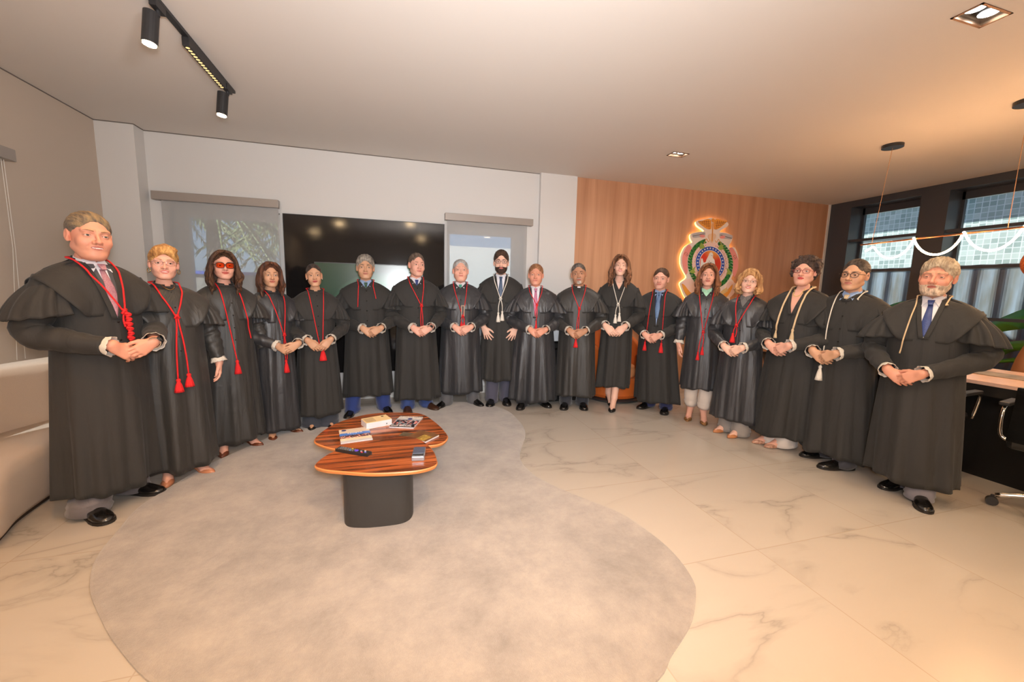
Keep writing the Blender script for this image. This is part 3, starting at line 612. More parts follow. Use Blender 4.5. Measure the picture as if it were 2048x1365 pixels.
# ---- the head, in its own frame: eyes at z=0, face towards -y, crown at +.118, chin at -.118
def head_params(**k):
    p = dict(w=1.0, jaw=1.0, fat=0.0, nose=1.0, chin=0.0, smile=0.0, lip=1.0, male=True, eye=1.0, ear=True, brow=1.0, h=1.0); p.update(k); return p
def head_d(p, P, fine=True):
    w, j, fat = P['w'], P['jaw'], P['fat']; x = p[..., 0]; ax = np.abs(x); q = np.stack([ax, p[..., 1], p[..., 2]], -1)
    d = d_ell(q, (0, .018, .034), (.074*w, .095, .084))
    d = s_min(d, d_ell(q, (0, -.020, -.020), (.064*w, .068, .080)), .03)
    d = s_min(d, d_ell(q, (0, -.026, -.072), ((.047+fat*.012)*j, .055, .043)), .03)
    d = s_min(d, d_cone(q, (.044*j, .008, -.060), (.020*j, -.066, -.097-P['chin']), .020+fat*.006, .017), .022)
    d = s_min(d, d_ell(q, (0, -.078, -.099-P['chin']), (.020*j, .014, .015)), .02)
    d = s_min(d, d_ell(q, (.038*w, -.060, -.034), (.023+fat*.006, .020+fat*.004, .026)), .022)
    if fat > .4: d = s_min(d, d_ell(q, (0, -.038, -.108), (.045, .042, .02)), .025)
    d = s_min(d, d_cone(q, (.014, -.084, .021), (.046*w, -.070, .022), .0095*P['brow'], .008), .012)
    d = s_max(d, -d_ell(q, (.032*w, -.100, .001), (.019, .017, .0125)), .012)
    # lids: a ball with an almond opening
    lid = d_ell(q, (.032*w, -.0745, .0), (.0155, .0145, .0140)); op = d_ell(q, (.032*w, -.088, -.0010), (.0128, .014, .0036*P['eye']))
    d = s_min(d, s_max(lid, -op, .001), .003)
    n = P['nose']
    nose = d_cone(q, (0, -.086, .010), (0, -.108-.003*n, -.030), .0065, .0095*n)
    nose = s_min(nose, d_ell(q, (0, -.108-.004*n, -.034), (.0115*n, .011, .0095)), .008)
    nose = s_min(nose, d_ell(q, (.0135*n, -.096, -.036), (.0085, .0105, .0085)), .007)
    d = s_min(d, nose, .010)
    d = s_max(d, -d_ell(q, (.0065*n, -.104, -.0455), (.0040, .006, .0035)), .003)
    zc = -.063+P['smile']*11*ax*ax                       # mouth line
    d = s_min(d, d_ell(q, (0, -.076, -.062), (.030, .017, .024)), .016)
    qm = np.stack([ax, p[..., 1]-ax*ax*9, p[..., 2]-zc], -1)
    L = P['lip']
    d = s_min(d, d_ell(qm, (0, -.0905, .0045), (.024, .0075, .0048*L)), .005)
    d = s_min(d, d_ell(qm, (0, -.0895, -.0055), (.020, .0080, .0058*L)), .005)
    d = s_max(d, -d_ell(qm, (0, -.099, 0), (.026+P['smile']*.004, .009, .0012+.0022*P['smile'])), .002)
    # fold beside the nose
    d = s_max(d, -d_cone(q, (.021, -.092, -.036), (.033, -.082, -.058), .0016, .0012), .006)
    if P['ear']:
        e = d_ell(q, (.077*w, .014, -.006), (.010, .019, .031)); e = s_max(e, -d_ell(q, (.088*w, .006, -.003), (.009, .011, .020)), .004)
        e = s_min(e, d_ell(q, (.074*w, .008, -.030), (.007, .009, .010)), .006); d = s_min(d, e, .006)
    return d
SKIN = dict(light=srgb(228, 184, 164), pink=srgb(220, 166, 146), tan=srgb(200, 154, 124), ruddy=srgb(212, 150, 126), brown=srgb(180, 132, 104))
def head_cols(p, P, col, lipc, beard=None, teeth=False, liner=.3):
    x, y, z = p[:, 0], p[:, 1], p[:, 2]; ax = np.abs(x); w = P['w']
    C = np.tile(np.array(col, f32), (len(p), 1))
    def mix(m, c, a=1.0):
        m = np.clip(m, 0, 1)[:, None]*a; C[:] = C*(1-m)+np.array(c, f32)*m
    red = np.array(col)*np.array([1.02, .78, .72])
    front = np.clip((-y-.03)/.03, 0, 1)
    mix(np.exp(-(((ax-.040)/.020)**2+((z+.036)/.020)**2))*front, red, .28)
    mix(np.exp(-((x/.016)**2+((z+.036)/.016)**2))*front, red, .2)
    mix(np.exp(-(((ax-.077)/.01)**2+((z)/.04)**2)), red, .6)
    mix(np.exp(-(((ax-.032*w)/.017)**2+((z+.012)/.006)**2))*front, np.array(col)*.72, .5)
    mix(np.exp(-(((ax-.032*w)/.016)**2+((z-.010)/.006)**2))*front, np.array(col)*(.55 if liner > .5 else .7), .6)
    if beard:
        bc, ba, kind = beard
        t = ax*0
        if kind in ('full', 'stubble'): t = np.clip((-.050-z)/.010, 0, 1)*np.clip((.01-y)/.02, 0, 1)*np.clip((z+.135)/.01, 0, 1)
        if kind == 'goatee': t = np.exp(-((ax/.027)**4+((z+.088)/.020)**4))+np.exp(-((ax/.026)**4+((z+.051)/.006)**4))
        mix(t*front if kind != 'full' else t, bc, ba)
    zc = -.063+P['smile']*11*ax*ax; L = P['lip']; hw = .0245+.003*P['smile']
    h = np.clip(1-(ax/hw)**2, 0, 1)**.6*.0098*L
    m = (np.abs(z-zc) < h) & (y < -.07) & (ax < hw); mix(m.astype(f32), lipc, .85)
    m = (np.abs(z-zc) < .0010+.0) & (y < -.07) & (ax < hw); mix(m.astype(f32), srgb(90, 30, 28), .8)
    if teeth:
        m = (np.abs(z-zc+.0004) < .0025*np.clip(1-(ax/(hw*.85))**2, 0, 1)) & (y < -.07); mix(m.astype(f32), srgb(246, 238, 230), 1)
    # lash lines
    e = ((ax-.032*w)/.0138)**2+((z+.0010)/(.0043*P['eye']))**2
    m = np.exp(-((e-1)/.28)**2)*(z > -.001)*front; mix(m, (.02, .012, .01), .55+.4*liner)
    m = np.exp(-((e-1)/.25)**2)*(z <= -.001)*front; mix(m, np.array(col)*.35, .45)
    m = np.exp(-(((ax-.0065)/.0035)**2+((z+.0455)/.003)**2))*(y < -.085); mix(m, (.14, .04, .03), .45)
    return C

def hand(F, wrist, d, n, side, curl=(18, 26, 16), spread=5, sc=1.0, thumb=30, fan=0.0):
    """wrist point, finger direction d, back-of-hand normal n, side = +1/-1 picks the thumb side; returns finger tips"""
    d = np.array(d, float); d /= np.linalg.norm(d); n = np.array(n, float); n -= d*(n@d); n /= np.linalg.norm(n); t = np.cross(d, n)*side
    W = np.array(wrist, float)
    def P(a, b, c=0): return W+(d*a+t*b+n*c)*sc
    off = [.028, .010, -.009, -.027]; ln = [.070, .078, .072, .057]; kn = [.088, .091, .086, .078]
    F.cone(W-d*.012, W+d*.012*sc, .025*sc, .024*sc, .012)
    for i in range(4):
        K = P(kn[i], off[i], .004-.003*abs(i-1.5)); F.cone(P(.008, off[i]*.55), K, .0165*sc, .0118*sc, .012)
    F.cone(P(.03, .006, -.006), P(.06, -.008, -.006), .016*sc, .015*sc, .012)
    F.cone(P(.02, .012, -.004), P(.06, .026, -.006), .014*sc, .011*sc, .012)
    tips = []
    for i in range(4):
        a = radians((1.5-i)*spread+fan); fd = d*cos(a)+t*sin(a); ang = 0; c = P(kn[i], off[i], .002); seg = [.46, .30, .24]; r = .0098 if i < 3 else .0085
        for k in range(3):
            ang += radians(curl[k]+(i-1)*2); v = fd*cos(ang)-n*sin(ang); e = c+v*ln[i]*seg[k]*sc
            F.cone(c, e, r*sc*(1-.09*k), r*sc*(1-.09*(k+1)), .0035 if k == 0 else .002); c = e
        tips.append(c)
    a = radians(thumb); b0 = P(.022, .018, -.004); b1 = P(.052, .040+.01*sin(a), -.010); v = d*cos(a*.8)+t*sin(a*.8)-n*.25; v /= np.linalg.norm(v)
    F.cone(b0, b1, .0155*sc, .0120*sc, .010); b2 = b1+v*.032*sc; v2 = v*.95-t*.25; v2 /= np.linalg.norm(v2); b3 = b2+v2*.026*sc
    F.cone(b1, b2, .0118*sc, .0105*sc, .004); F.cone(b2, b3, .0105*sc, .0085*sc, .003)
    return tips
# ================================================================ people
def clothmat(name, col, rough, sheen=.3, spec=.3, wr=.25):
    m = mat(name, col, rough, sheen=sheen, spec=spec); nt = m.node_tree; b = nt.nodes['Principled BSDF']
    tc = N(nt, 'ShaderNodeTexCoord'); mp = N(nt, 'ShaderNodeMapping'); mp.inputs['Scale'].default_value = (1, 1, .22); nt.links.new(tc.outputs['Object'], mp.inputs[0])
    n1 = N(nt, 'ShaderNodeTexNoise', Scale=13.0, Detail=3.0, Distortion=.8); nt.links.new(mp.outputs[0], n1.inputs['Vector'])
    n2 = N(nt, 'ShaderNodeTexNoise', Scale=700.0); nt.links.new(tc.outputs['Object'], n2.inputs['Vector'])
    b1 = N(nt, 'ShaderNodeBump', Strength=wr, Distance=.03); nt.links.new(n1.outputs[0], b1.inputs['Height'])
    b2 = N(nt, 'ShaderNodeBump', Strength=.12, Distance=.001); nt.links.new(n2.outputs[0], b2.inputs['Height']); nt.links.new(b1.outputs[0], b2.inputs['Normal'])
    nt.links.new(b2.outputs[0], b.inputs['Normal']); return m
ROBE = clothmat('robe_wool', srgb(48, 47, 46), .75, .06)
SATIN = clothmat('robe_satin', srgb(46, 47, 51), .45, .05, .6, .40)
SEMI = clothmat('robe_crepe', srgb(47, 46, 45), .52, .06, .5, .35)
TR = {}
def trous(c):
    if c not in TR: TR[c] = clothmat('trouser_cloth', srgb(*c), .85, .3)
    return TR[c]
SHOE = mat('shoe_leather', srgb(20, 19, 19), .16, spec=.6, coat=.4); SHOEB = mat('brown_shoe_leather', srgb(62, 40, 28), .3)
RED = mat('red_cord', srgb(225, 28, 34), .6, bump=.6, bscale=300); WHC = mat('white_cord', srgb(238, 232, 222), .6, bump=.6, bscale=300); CRM = mat('cream_cord', srgb(226, 200, 160), .6, bump=.6, bscale=300)
LACE = mat('lace', srgb(228, 222, 212), .8, bump=.8, bscale=220)
mat('shoe_sole', srgb(26, 22, 20), .6)
BTN = mat('button_black', srgb(12, 12, 12), .2); SHIRTW = mat('shirt_white', srgb(224, 224, 232), .8); EYEW = mat('eye_white', srgb(214, 200, 192), .25); PUP = mat('pupil', (.01, .008, .006), .15)
skinm = bpy.data.materials.new('skin'); skinm.use_nodes = True; _nt = skinm.node_tree; _b = _nt.nodes['Principled BSDF']
_at = N(_nt, 'ShaderNodeVertexColor', layer_name='Col'); _nt.links.new(_at.outputs[0], _b.inputs['Base Color']); _b.inputs['Roughness'].default_value = .48; _b.inputs['Specular IOR Level'].default_value = .4
try: _b.inputs['Subsurface Weight'].default_value = .06; _b.inputs['Subsurface Radius'].default_value = (.02, .008, .004); _b.inputs['Subsurface Scale'].default_value = .5
except Exception: pass
_tc = N(_nt, 'ShaderNodeTexCoord'); _nz = N(_nt, 'ShaderNodeTexNoise', Scale=260.0, Detail=3.0); _bp = N(_nt, 'ShaderNodeBump', Strength=.15, Distance=.001)
_nt.links.new(_tc.outputs['Object'], _nz.inputs['Vector']); _nt.links.new(_nz.outputs[0], _bp.inputs['Height']); _nt.links.new(_bp.outputs[0], _b.inputs['Normal'])
HM = {}
def hairmat(a, b=None, lg=False):
    key = (a, b, lg)
    if key not in HM:
        m = mat('hair_strands', srgb(*a), .5, spec=.3, noise=srgb(*(b or tuple(min(255, int(q*1.35+8)) for q in a))), nscale=70 if lg else 60, stretch=(1, 1, .10) if lg else (1, .14, .5), bump=1.0, bscale=150)
        HM[key] = m
    return HM[key]
def glassmat(name, tint, fac):
    m = bpy.data.materials.new(name); m.use_nodes = True; n = m.node_tree; n.nodes.clear()
    o = n.nodes.new('ShaderNodeOutputMaterial'); t = n.nodes.new('ShaderNodeBsdfTransparent'); g = n.nodes.new('ShaderNodeBsdfGlossy'); x = n.nodes.new('ShaderNodeMixShader')
    t.inputs[0].default_value = (*tint, 1); g.inputs['Roughness'].default_value = .05; x.inputs[0].default_value = fac; g.inputs['Roughness'].default_value = .12
    n.links.new(t.outputs[0], x.inputs[1]); n.links.new(g.outputs[0], x.inputs[2]); n.links.new(x.outputs[0], o.inputs[0]); return m
CLEAR = glassmat('spectacle_lens', (.95, .95, .97), .015); TINT = glassmat('amber_lens', srgb(244, 150, 100), .0)

PROF = np.array([  # z, half width, half depth, centre y
 (1.498, .062, .066, .022), (1.478, .078, .078, .022), (1.463, .106, .084, .022), (1.447, .144, .090, .022), (1.424, .178, .097, .020), (1.390, .200, .107, .016),
 (1.33, .209, .122, .012), (1.22, .202, .133, .008), (1.08, .196, .138, .004), (.92, .202, .146, .0), (.70, .212, .158, .0), (.40, .224, .170, .0), (.05, .238, .182, .0)])
def tilt(z): return .030*np.clip((np.asarray(z, float)-1.38)/.09, 0, 1)
def rotm(y, p, r):
    return np.array((Matrix.Rotation(radians(y), 3, 'Z') @ Matrix.Rotation(radians(p), 3, 'X') @ Matrix.Rotation(radians(r), 3, 'Y')))
COUNT = 0
def person(label, feet, top, e=0, hd=(0, 0, 0), wd=1.0, belly=0.0, female=False, skin='pink', face={}, lipc=(176, 92, 84), hair=None, beard=None, brow=(60, 44, 36), eyec=(70, 46, 30), teeth=False, liner=.3,
           robe=None, hem=.15, shd=1.0, neck='v', vz=1.30, shirt=None, tie=None, lapel=True, cord=None, hands='over', hc=(0, -.275, .955), lace=True, trouser=None, shoe='men', shoem=None, glasses=None, earring=None, watch=False,
           dxy=(0, 0), hgt=None, seed=0, buttons=5, flare=1.0, bd=1.0, extra=None, spread=1.0, leg=None, fa=12, under=None, hs=1.0):
    global COUNT
    COUNT += 1; rs = np.random.RandomState(100+COUNT+seed)
    fl, fr = onz(*feet[0][:2]), onz(*feet[1][:2]); c0 = (fl+fr)/2; phi = math.atan2(-c0[0], c0[1])+radians(e)
    Rz = np.array([[cos(phi), -sin(phi), 0], [sin(phi), cos(phi), 0], [0, 0, 1]])
    base = c0+Rz@np.array([dxy[0], dxy[1], 0.]); base[2] = 0
    d = ray(*top); ht = CAM_H+d[2]*np.hypot(base[0], base[1])/np.hypot(d[0], d[1])
    if hgt: ht = hgt
    S = ht/1.75
    if shoe != 'men': S = (ht-.0)/1.75
    lf = [(Rz.T@(q-base))/S for q in (fl, fr)]           # feet in the person's frame, image-left one first
    # the feet are the ankle projected; keep them a sane distance apart
    sw = .92 if female else 1.0
    P = head_params(male=not female, **{**(dict(brow=.6, nose=.9, lip=1.12, eye=1.15) if female else {}), **face})
    Hs = 1.075*hs if not female else 1.0*hs
    Rh = rotm(hd[0]-e, hd[1], hd[2]); piv = np.array([0, .020, 1.520]); Hc = piv+Rh@np.array([0, -.035, .110-(Hs-1)*.10]); 
    h2l = lambda q: (np.asarray(q)@Rh.T)*Hs+Hc
    l2h = lambda q: ((q-Hc)@Rh)/Hs
    # ---------------------------------------------------- body
    hcx, hcy, hcz = hc
    fx = [(-.115, .115)]; 
    arms = {}
    for s in (-1, 1):
        sh = np.array([s*.160*sw*wd**.5, .015, 1.345])
        if hands in ('side', 'sideL', 'sideR', 'none'): el_ = np.array([s*.235*wd, .03, 1.10]); wr = np.array([s*.255*wd, -.045, .865])
        elif hands == 'open': el_ = np.array([s*.235, .03, 1.10]); wr = np.array([s*.185, -.13, .90])
        elif hands == 'meet': el_ = np.array([s*.265*wd, -.02, 1.09]); wr = np.array([hcx+s*.105, hcy+.005, hcz+.065])
        else: el_ = np.array([s*.268*wd, -.01, 1.085]); wr = np.array([hcx+s*.088, hcy+(.012 if s < 0 else -.028), hcz+.035])
        arms[s] = (sh, el_, wr)
    if hands in ('side',): fx = [(-.34*wd, -.19*wd), (-.1, .1), (.19*wd, .34*wd)]; yi = (-.16, .06); hz_ = (.66, .90)
    elif hands == 'sideL': fx = [(-.1, .1), (.19*wd, .34*wd)]; yi = (-.16, .06); hz_ = (.66, .90)
    elif hands == 'none': fx = [(-.1, .1)]; yi = (-.13, .03); hz_ = (.8, .8)
    elif hands == 'open': fx = [(-.26, .26)]; yi = (-.24, -.02); hz_ = (.66, .93)
    else: fx = [(min(hcx-.15, -.1), max(hcx+.15, .1))]; yi = (hcy-.09, hcy+.06); hz_ = (hcz-.16, hcz+.10)
    FN = .0032; bare = shoe in ('pump', 'sandal')
    yint = sorted([yi, (-.155, .13)]); 
    if yint[0][1] > yint[1][0]: yint = [(yint[0][0], max(yint[0][1], yint[1][1]))]
    zint = [(hz_[0], hz_[1])]+[(1.47, 1.80)]
    if bare: zint = [(0, .14)]+zint
    F = Field(axis_pts(-.46, .46, .014, FN, fx), axis_pts(-.52, .24, .014, FN*1.0, yint), axis_pts(-.02, 1.84, .018, FN, zint))
    F.cone((0, .03, 1.50), (0, .035, 1.40), .053 if not female else .046, .062 if not female else .052, 0)
    F.cone((0, .02, 1.38), (0, .02, 1.20), .085, .085, .06); F.cone((-.11*sw, .015, 1.350), (.11*sw, .015, 1.350), .048, .048, .05)
    F.apply((-.2, -.2, .7), (.2, .2, 1.4), lambda q: d_ell(q, (0, .0, 1.0), (.15, .11, .30)), .05)
    hips = [np.array([s*.085, .0, .92]) for s in (-1, 1)]
    ank = []
    for i in range(2):
        a = np.array([lf[i][0], lf[i][1], .085 if not bare else .135]); ank.append(a)
        kn_ = (hips[i]+a)/2+np.array([0, -.01, .01]); F.chain([hips[i], kn_, a], [.085, .056, .036], .03)
    for s in (-1, 1):
        sh, el_, wr = arms[s]
        if hands == 'none' or (hands == 'sideL' and s < 0): wr = el_*.4+wr*.6
        F.chain([sh, el_, wr], [.044, .038, .026], .03)
    # feet
    fdir = []
    for i, s in enumerate((-1, 1)):
        a_ = radians(s*fa) if len(feet[i]) < 3 else radians(feet[i][2]); fd = np.array([sin(a_), -cos(a_), 0]); fdir.append(fd); a = ank[i]
        if bare:
            hl = a+np.array([0, 0, -.06])-fd*.02; bl_ = a+fd*.105; bl_[2] = .030; te = a+fd*.165; te[2] = .020
            F.chain([a, hl], [.034, .027], .02); F.chain([a+(0, 0, -.012), bl_, te], [.034, .030, .018], .015)
        else: F.chain([a+(0, 0, .0), a+fd*.10+(0, 0, -.058)], [.030, .016], .01)
    # hands
    tips = []
    if hands in ('over', 'overR'):
        f = 1 if hands == 'over' else -1   # which hand is in front
        for s in (-1, 1):
            front = (s == f); sh, el_, wr = arms[s]
            wr = np.array([hcx+s*.088, hcy+(-.026 if front else .014), hcz+(.030 if front else .022)]); arms[s] = (sh, el_, wr)
            dd = (-s*.86, -.10 if not front else .04, -.50 if front else -.62)
            tips.append(hand(F, wr, dd, (0, -1, .15), s, curl=(26, 38, 24) if front else (22, 30, 18), spread=3, thumb=22 if front else 8))
    elif hands == 'meet':
        for s in (-1, 1): tips.append(hand(F, arms[s][2], (-s*.66, -.04, -.74), (s*.1, -1, .2), s, curl=(14, 24, 16), spread=2, thumb=6))
    elif hands == 'open':
        for s in (-1, 1): tips.append(hand(F, arms[s][2], (-s*.42, -.10, -.9), (s*.25, -1, 0), s, curl=(6, 8, 6), spread=13, thumb=40))
    elif hands in ('side', 'sideL'):
        for s in ((-1, 1) if hands == 'side' else (1,)): tips.append(hand(F, arms[s][2], (-s*.06, -.12, -1), (s*1, -.35, 0), s, curl=(16, 22, 16), spread=2, thumb=8))
    # head
    rad = .17; F.apply(Hc-rad, Hc+rad, lambda q: head_d(l2h(q), P)*Hs, .012)
    V, Q = F.mesh(); col = SKIN[skin] if isinstance(skin, str) else skin
    C = np.tile(np.array(col, f32), (len(V), 1)); hm = V[:, 2] > 1.44
    C[hm] = head_cols(l2h(V[hm]), P, col, srgb(*lipc), None if not beard else (srgb(*beard[0]), beard[1], beard[2]), teeth, liner)
    # knuckles a little redder
    body = mesh_obj('person', V*S, Q, skinm, None, smooth=True, cols=C)
    body.location = base; body.rotation_euler = (0, 0, phi); tag(body, label, 'person')
    def out(mb, name, m, parent=None, **kw):
        if isinstance(mb, MB):
            mb.V = [(a*S, b*S, c*S) for a, b, c in mb.V]; return mb.build(name, m, parent or body, **kw)
        V_, F_ = mb; return mesh_obj(name, np.asarray(V_)*S, F_, m, parent or body, **kw)
    # ---------------------------------------------------- eyes, brows
    for s in (-1, 1):
        r_ = .0133; Vv = []; Ff = []; mi = []; n = 14; rings = 8; gz = (0, 0)
        for i in range(rings+1):
            t = pi*i/rings if i > 3 else [0.001, .22, .48, .9][i]
            for j in range(n): Vv.append((r_*sin(t)*cos(2*pi*j/n), -r_*cos(t), r_*sin(t)*sin(2*pi*j/n)))
        for i in range(rings):
            for j in range(n): Ff.append((i*n+j, (i+1)*n+j, (i+1)*n+(j+1) % n, i*n+(j+1) % n)); mi.append(2 if i < 1 else 1 if i < 2 else 0)
        Vv = h2l(np.array(Vv)+np.array([s*.032*P['w'], -.0742, -.0005]))
        mesh_obj('eye', Vv*S, Ff, None, body, smooth=True, mats=[EYEW, mat('iris', srgb(*eyec), .2), PUP], fmi=mi)
        xs_ = np.linspace(.013, .049, 9)*P['w']; zs_ = .0215+.0045*np.sin((xs_-.013)/.036*pi*.75)-(0 if female else .0015); ys_ = np.linspace(-.135, -.04, 120)
        gp = np.stack(np.broadcast_arrays((s*xs_)[:, None], ys_[None], zs_[:, None]), -1); dd_ = head_d(gp, P); yi_ = ys_[np.argmax(dd_ < 0, 1)]
        pts = np.stack([s*xs_, yi_-.0002, zs_], 1); mb = MB().tube(h2l(pts), np.array([.0022, .0030, .0032, .0030, .0028, .0024, .0020, .0015, .0008])*(.75 if female else 1.15), 6)
        out(mb, 'eyebrow', hairmat(tuple(brow)), smooth=True)
    # ---------------------------------------------------- hair
    if hair: build_hair(hair, P, h2l, S, body, rs, Hs)
    if beard and beard[2] in ('full', 'goatee'):
        G = Field(*[np.arange(a, b, .003) for a, b in ((-.09, .09), (-.13, .04), (-.14, .02))]); pp = G.pts((slice(None),)*3); x, y, z = pp[..., 0], pp[..., 1], pp[..., 2]; ax = np.abs(x)
        th = .0028 if beard[2] == 'full' else .0022
        dd_ = head_d(pp, P)-th-.0012*np.sin(x*900+z*300)*np.sin(z*500+x*200)
        zl = -.051-.16*np.clip(ax-.020, 0, .03)*(y < -.05)+np.clip((y+.066)/.08, 0, 1)*.060; r_ = np.maximum(z-zl, y+.012); r_ = np.maximum(r_, -z-.121)
        if beard[2] == 'goatee': r_ = np.maximum(r_, np.minimum(d_ell(pp, (0, -.09, -.094), (.023, .05, .019)), d_ell(pp, (0, -.1, -.0515), (.027, .04, .0055))))
        r_ = np.maximum(r_, -d_ell(pp, (0, -.1, -.0655), (.023, .03, .0100))); 
        if beard[2] == 'goatee': r_ = np.maximum(r_, -d_ell(pp, (0, -.1, -.072), (.016, .03, .008)))
        G.d = np.maximum(dd_, r_).astype(f32); v, q = G.mesh(); mesh_obj('beard', h2l(v)*S, q, hairmat(tuple(beard[0])), body, smooth=True)
    # ---------------------------------------------------- robe
    RB = robe or ROBE; pr = PROF.copy()
    if female: pr[:, 1] *= .92; pr[:2, 1:3] *= .93
    pr[4:, 1] *= wd
    pr[6:, 2] += belly*np.array([.4, .9, 1, .8, .5, .2, 0]); pr[6:, 3] -= belly*.3*np.array([.4, .9, 1, .8, .5, .2, 0])
    pr[9:, 1] *= np.array([1, 1, 1, 1])*(1+(flare-1)*np.array([0, .4, .8, 1])); pr[9:, 2] *= (1+(flare-1)*np.array([0, .4, .8, 1]))
    pr[9:, 2] *= 1+(bd-1)*np.array([0, .5, 1, 1])
    zt = pr[::-1, 0]; fa_, fb_, fy_ = [lambda z, k=k: np.interp(z, zt, pr[::-1, k]) for k in (1, 2, 3)]
    fc = (ank[0]+ank[1])/2
    def shx(z):   # the skirt drifts over the feet
        t = np.clip((1.0-z)/1.0, 0, 1); return fc[0]*t*.95, (fc[1]+.0)*t*.8
    def front(x, z, o=0):
        x = np.asarray(x, float); z = np.asarray(z, float); z = z+tilt(z+.02)*(1-.5*np.clip(np.abs(x)/.1, 0, 1)); a = fa_(z); b = fb_(z); return fy_(z)-b*np.sqrt(np.clip(1-((x)/a)**2, .02, 1))-o+shx(z)[1]
    nth = 150; th = np.arange(nth)*2*pi/nth; zz_ = np.concatenate([np.linspace(1.494, 1.33, 16), np.linspace(1.30, hem, 34)])
    ks = rs.choice([5, 7, 9, 11], 3, replace=False); ph = rs.rand(6)*6.28; P_ = []
    for z in zz_:
        a, b, cy = fa_(z), fb_(z), fy_(z); A = np.clip((1.12-z)/1.0, 0, 1)*.026*spread+.0015; sx_, sy_ = shx(z)
        wv = (np.sin(ks[0]*th+ph[0]+.6*z)*.5+np.sin(ks[1]*th+ph[1]-.9*z)*.45+.5*np.abs(np.sin((ks[2]*.5+2)*th+ph[2]+.4*z))-.3)
        wv = wv+.25*np.sin(17*th+ph[3]+z*2)*np.clip((.9-z), 0, 1)
        fr_ = np.exp(-((np.mod(th+pi/2+pi, 2*pi)-pi)/.10)**2)           # front opening edge
        r = 1+0*th; x = (a+A*wv)*np.cos(th)+sx_; y = (b+A*wv)*np.sin(th)+cy+sy_
        y = y-.004*(np.mod(th+pi/2+pi, 2*pi)-pi > 0)*np.exp(-((np.mod(th+pi/2+pi, 2*pi)-pi)/.25)**2)
        hw_ = z-tilt(z)*(1-np.sin(th))/2+(0 if z > hem+.02 else .012*np.sin(3*th+ph[4])+.006*np.sin(8*th+ph[5]))
        P_.append(np.stack([x, y, np.full(nth, 1)*hw_], 1))
    mb = MB().grid(P_, closev=True); rb_ = out(mb, 'robe', RB, smooth=True, solid=.004)
    # shoulder yoke: runs from the neck over the shoulder tip, its edge slants down to the chest above the flounce
    P_ = []; nn = 144; th = np.arange(nn)*2*pi/nn; wy = wd**.8*(.94 if female else 1)
    for t in np.linspace(0, 1, 16):
        row = []
        for q in th:
            cx_, sg, fr_ = abs(cos(q)), (1 if cos(q) >= 0 else -1), (sin(q) < 0)
            a0, b0, c0_ = fa_(1.488), fb_(1.488), fy_(1.488); z0 = 1.488-float(tilt(1.488))*(1-sin(q))/2
            N0 = np.array([(a0+.004)*cos(q), (b0+.004)*sin(q)+c0_, z0])
            f = min(1, max(0, (cx_-.45)/.55)); f = f*f*(3-2*f)*.5+f*.5
            if cx_ >= .45: ex = (.112+(.246-.112)*f**.8)*wy; ez = 1.165+(1.368-1.165)*f**1.1; off = .030
            else: ex = .112*wy*cx_/.45; ez = 1.165; off = .030 if cx_ > .445 else max(-.012, .030-(.445-cx_)*.9)
            yb = float(fy_(ez)); bb = float(fb_(ez))*math.sqrt(max(.05, 1-min(.95, (ex/float(fa_(ez)))**2))); 
            yy = (bb+off)*(1 if cx_ < .45 else 1) 
            if cx_ >= .45: y45 = float(fb_(1.165))*math.sqrt(max(.05, 1-(.112*wy/float(fa_(1.165)))**2))+off; yy = max(y45*math.sqrt(max(0, 1-f**2))*1.06, .0)
            E = np.array([sg*ex, yb+(-yy if fr_ else yy), ez])
            p = N0*(1-t)+E*t; p[2] += .016*sin(pi*t)*cx_**2
            zq = min(1.49, p[2]+(float(tilt(p[2]+.02))*(1-.5*min(1, abs(p[0])/.1)) if fr_ else 0)); A_, B_, Y_ = float(fa_(zq)), float(fb_(zq)), float(fy_(zq)); m_ = B_*math.sqrt(max(.0, 1-min(1, (p[0]/A_)**2)))
            o2 = .006 if cx_ > .30 else .006-.018*t*t*(1-cx_/.30)
            if fr_: p[1] = min(p[1], Y_-m_-o2) if cx_ > .30 else Y_-m_-o2
            else: p[1] = max(p[1], Y_+m_+.006)
            if fr_ and cx_ > .30: ax_ = abs(p[0])/wy; p[1] = max(p[1], Y_-m_-(.007+.22*max(0, ax_-.065)+14*max(0, ax_-.10)**2))
            row.append(p)
        P_.append(row)
    out(MB().grid(P_, closev=True), 'yoke', RB, rb_, smooth=True, solid=.005)
    # sleeves, flounces, cuffs
    for s in (-1, 1):
        sh, el_, wr = arms[s]; sh = np.array([s*.172*sw*wd**.5, .015, 1.365]); fd = (wr-el_)/np.linalg.norm(wr-el_); w_end = wr-fd*.030
        C_ = spline([sh, sh*.45+el_*.55+np.array([s*.01, 0, 0]), el_, el_*.5+w_end*.5+np.array([0, -.01, -.012]), w_end], 8); m = len(C_); u = np.linspace(0, 1, m)
        R_ = np.interp(u, [0, .25, .5, .75, 1], [.068, .074, .070, .058, .047])*(.93 if female else 1); T = np.gradient(C_, axis=0); T /= np.linalg.norm(T, axis=1)[:, None]
        Nn = np.cross(T[0], [0, 1, 0]); rings = []; na = 36; an = np.arange(na)*2*pi/na
        for i in range(m):
            Nn = Nn-T[i]*(Nn@T[i]); Nn /= np.linalg.norm(Nn); Bn = np.cross(T[i], Nn)
            wv = .0055*np.sin(u[i]*46+2*np.sin(an+ph[0])+ph[1])*np.exp(-((u[i]-.55)/.28)**2)+.003*np.sin(3*an+u[i]*9+ph[2])
            rings.append(C_[i]+(R_[i]+wv)[:, None]*(np.cos(an)[:, None]*Nn+np.sin(an)[:, None]*Bn))
        sv = out(MB().grid(rings, closev=True), 'sleeve', RB, rb_, smooth=True, solid=.003)
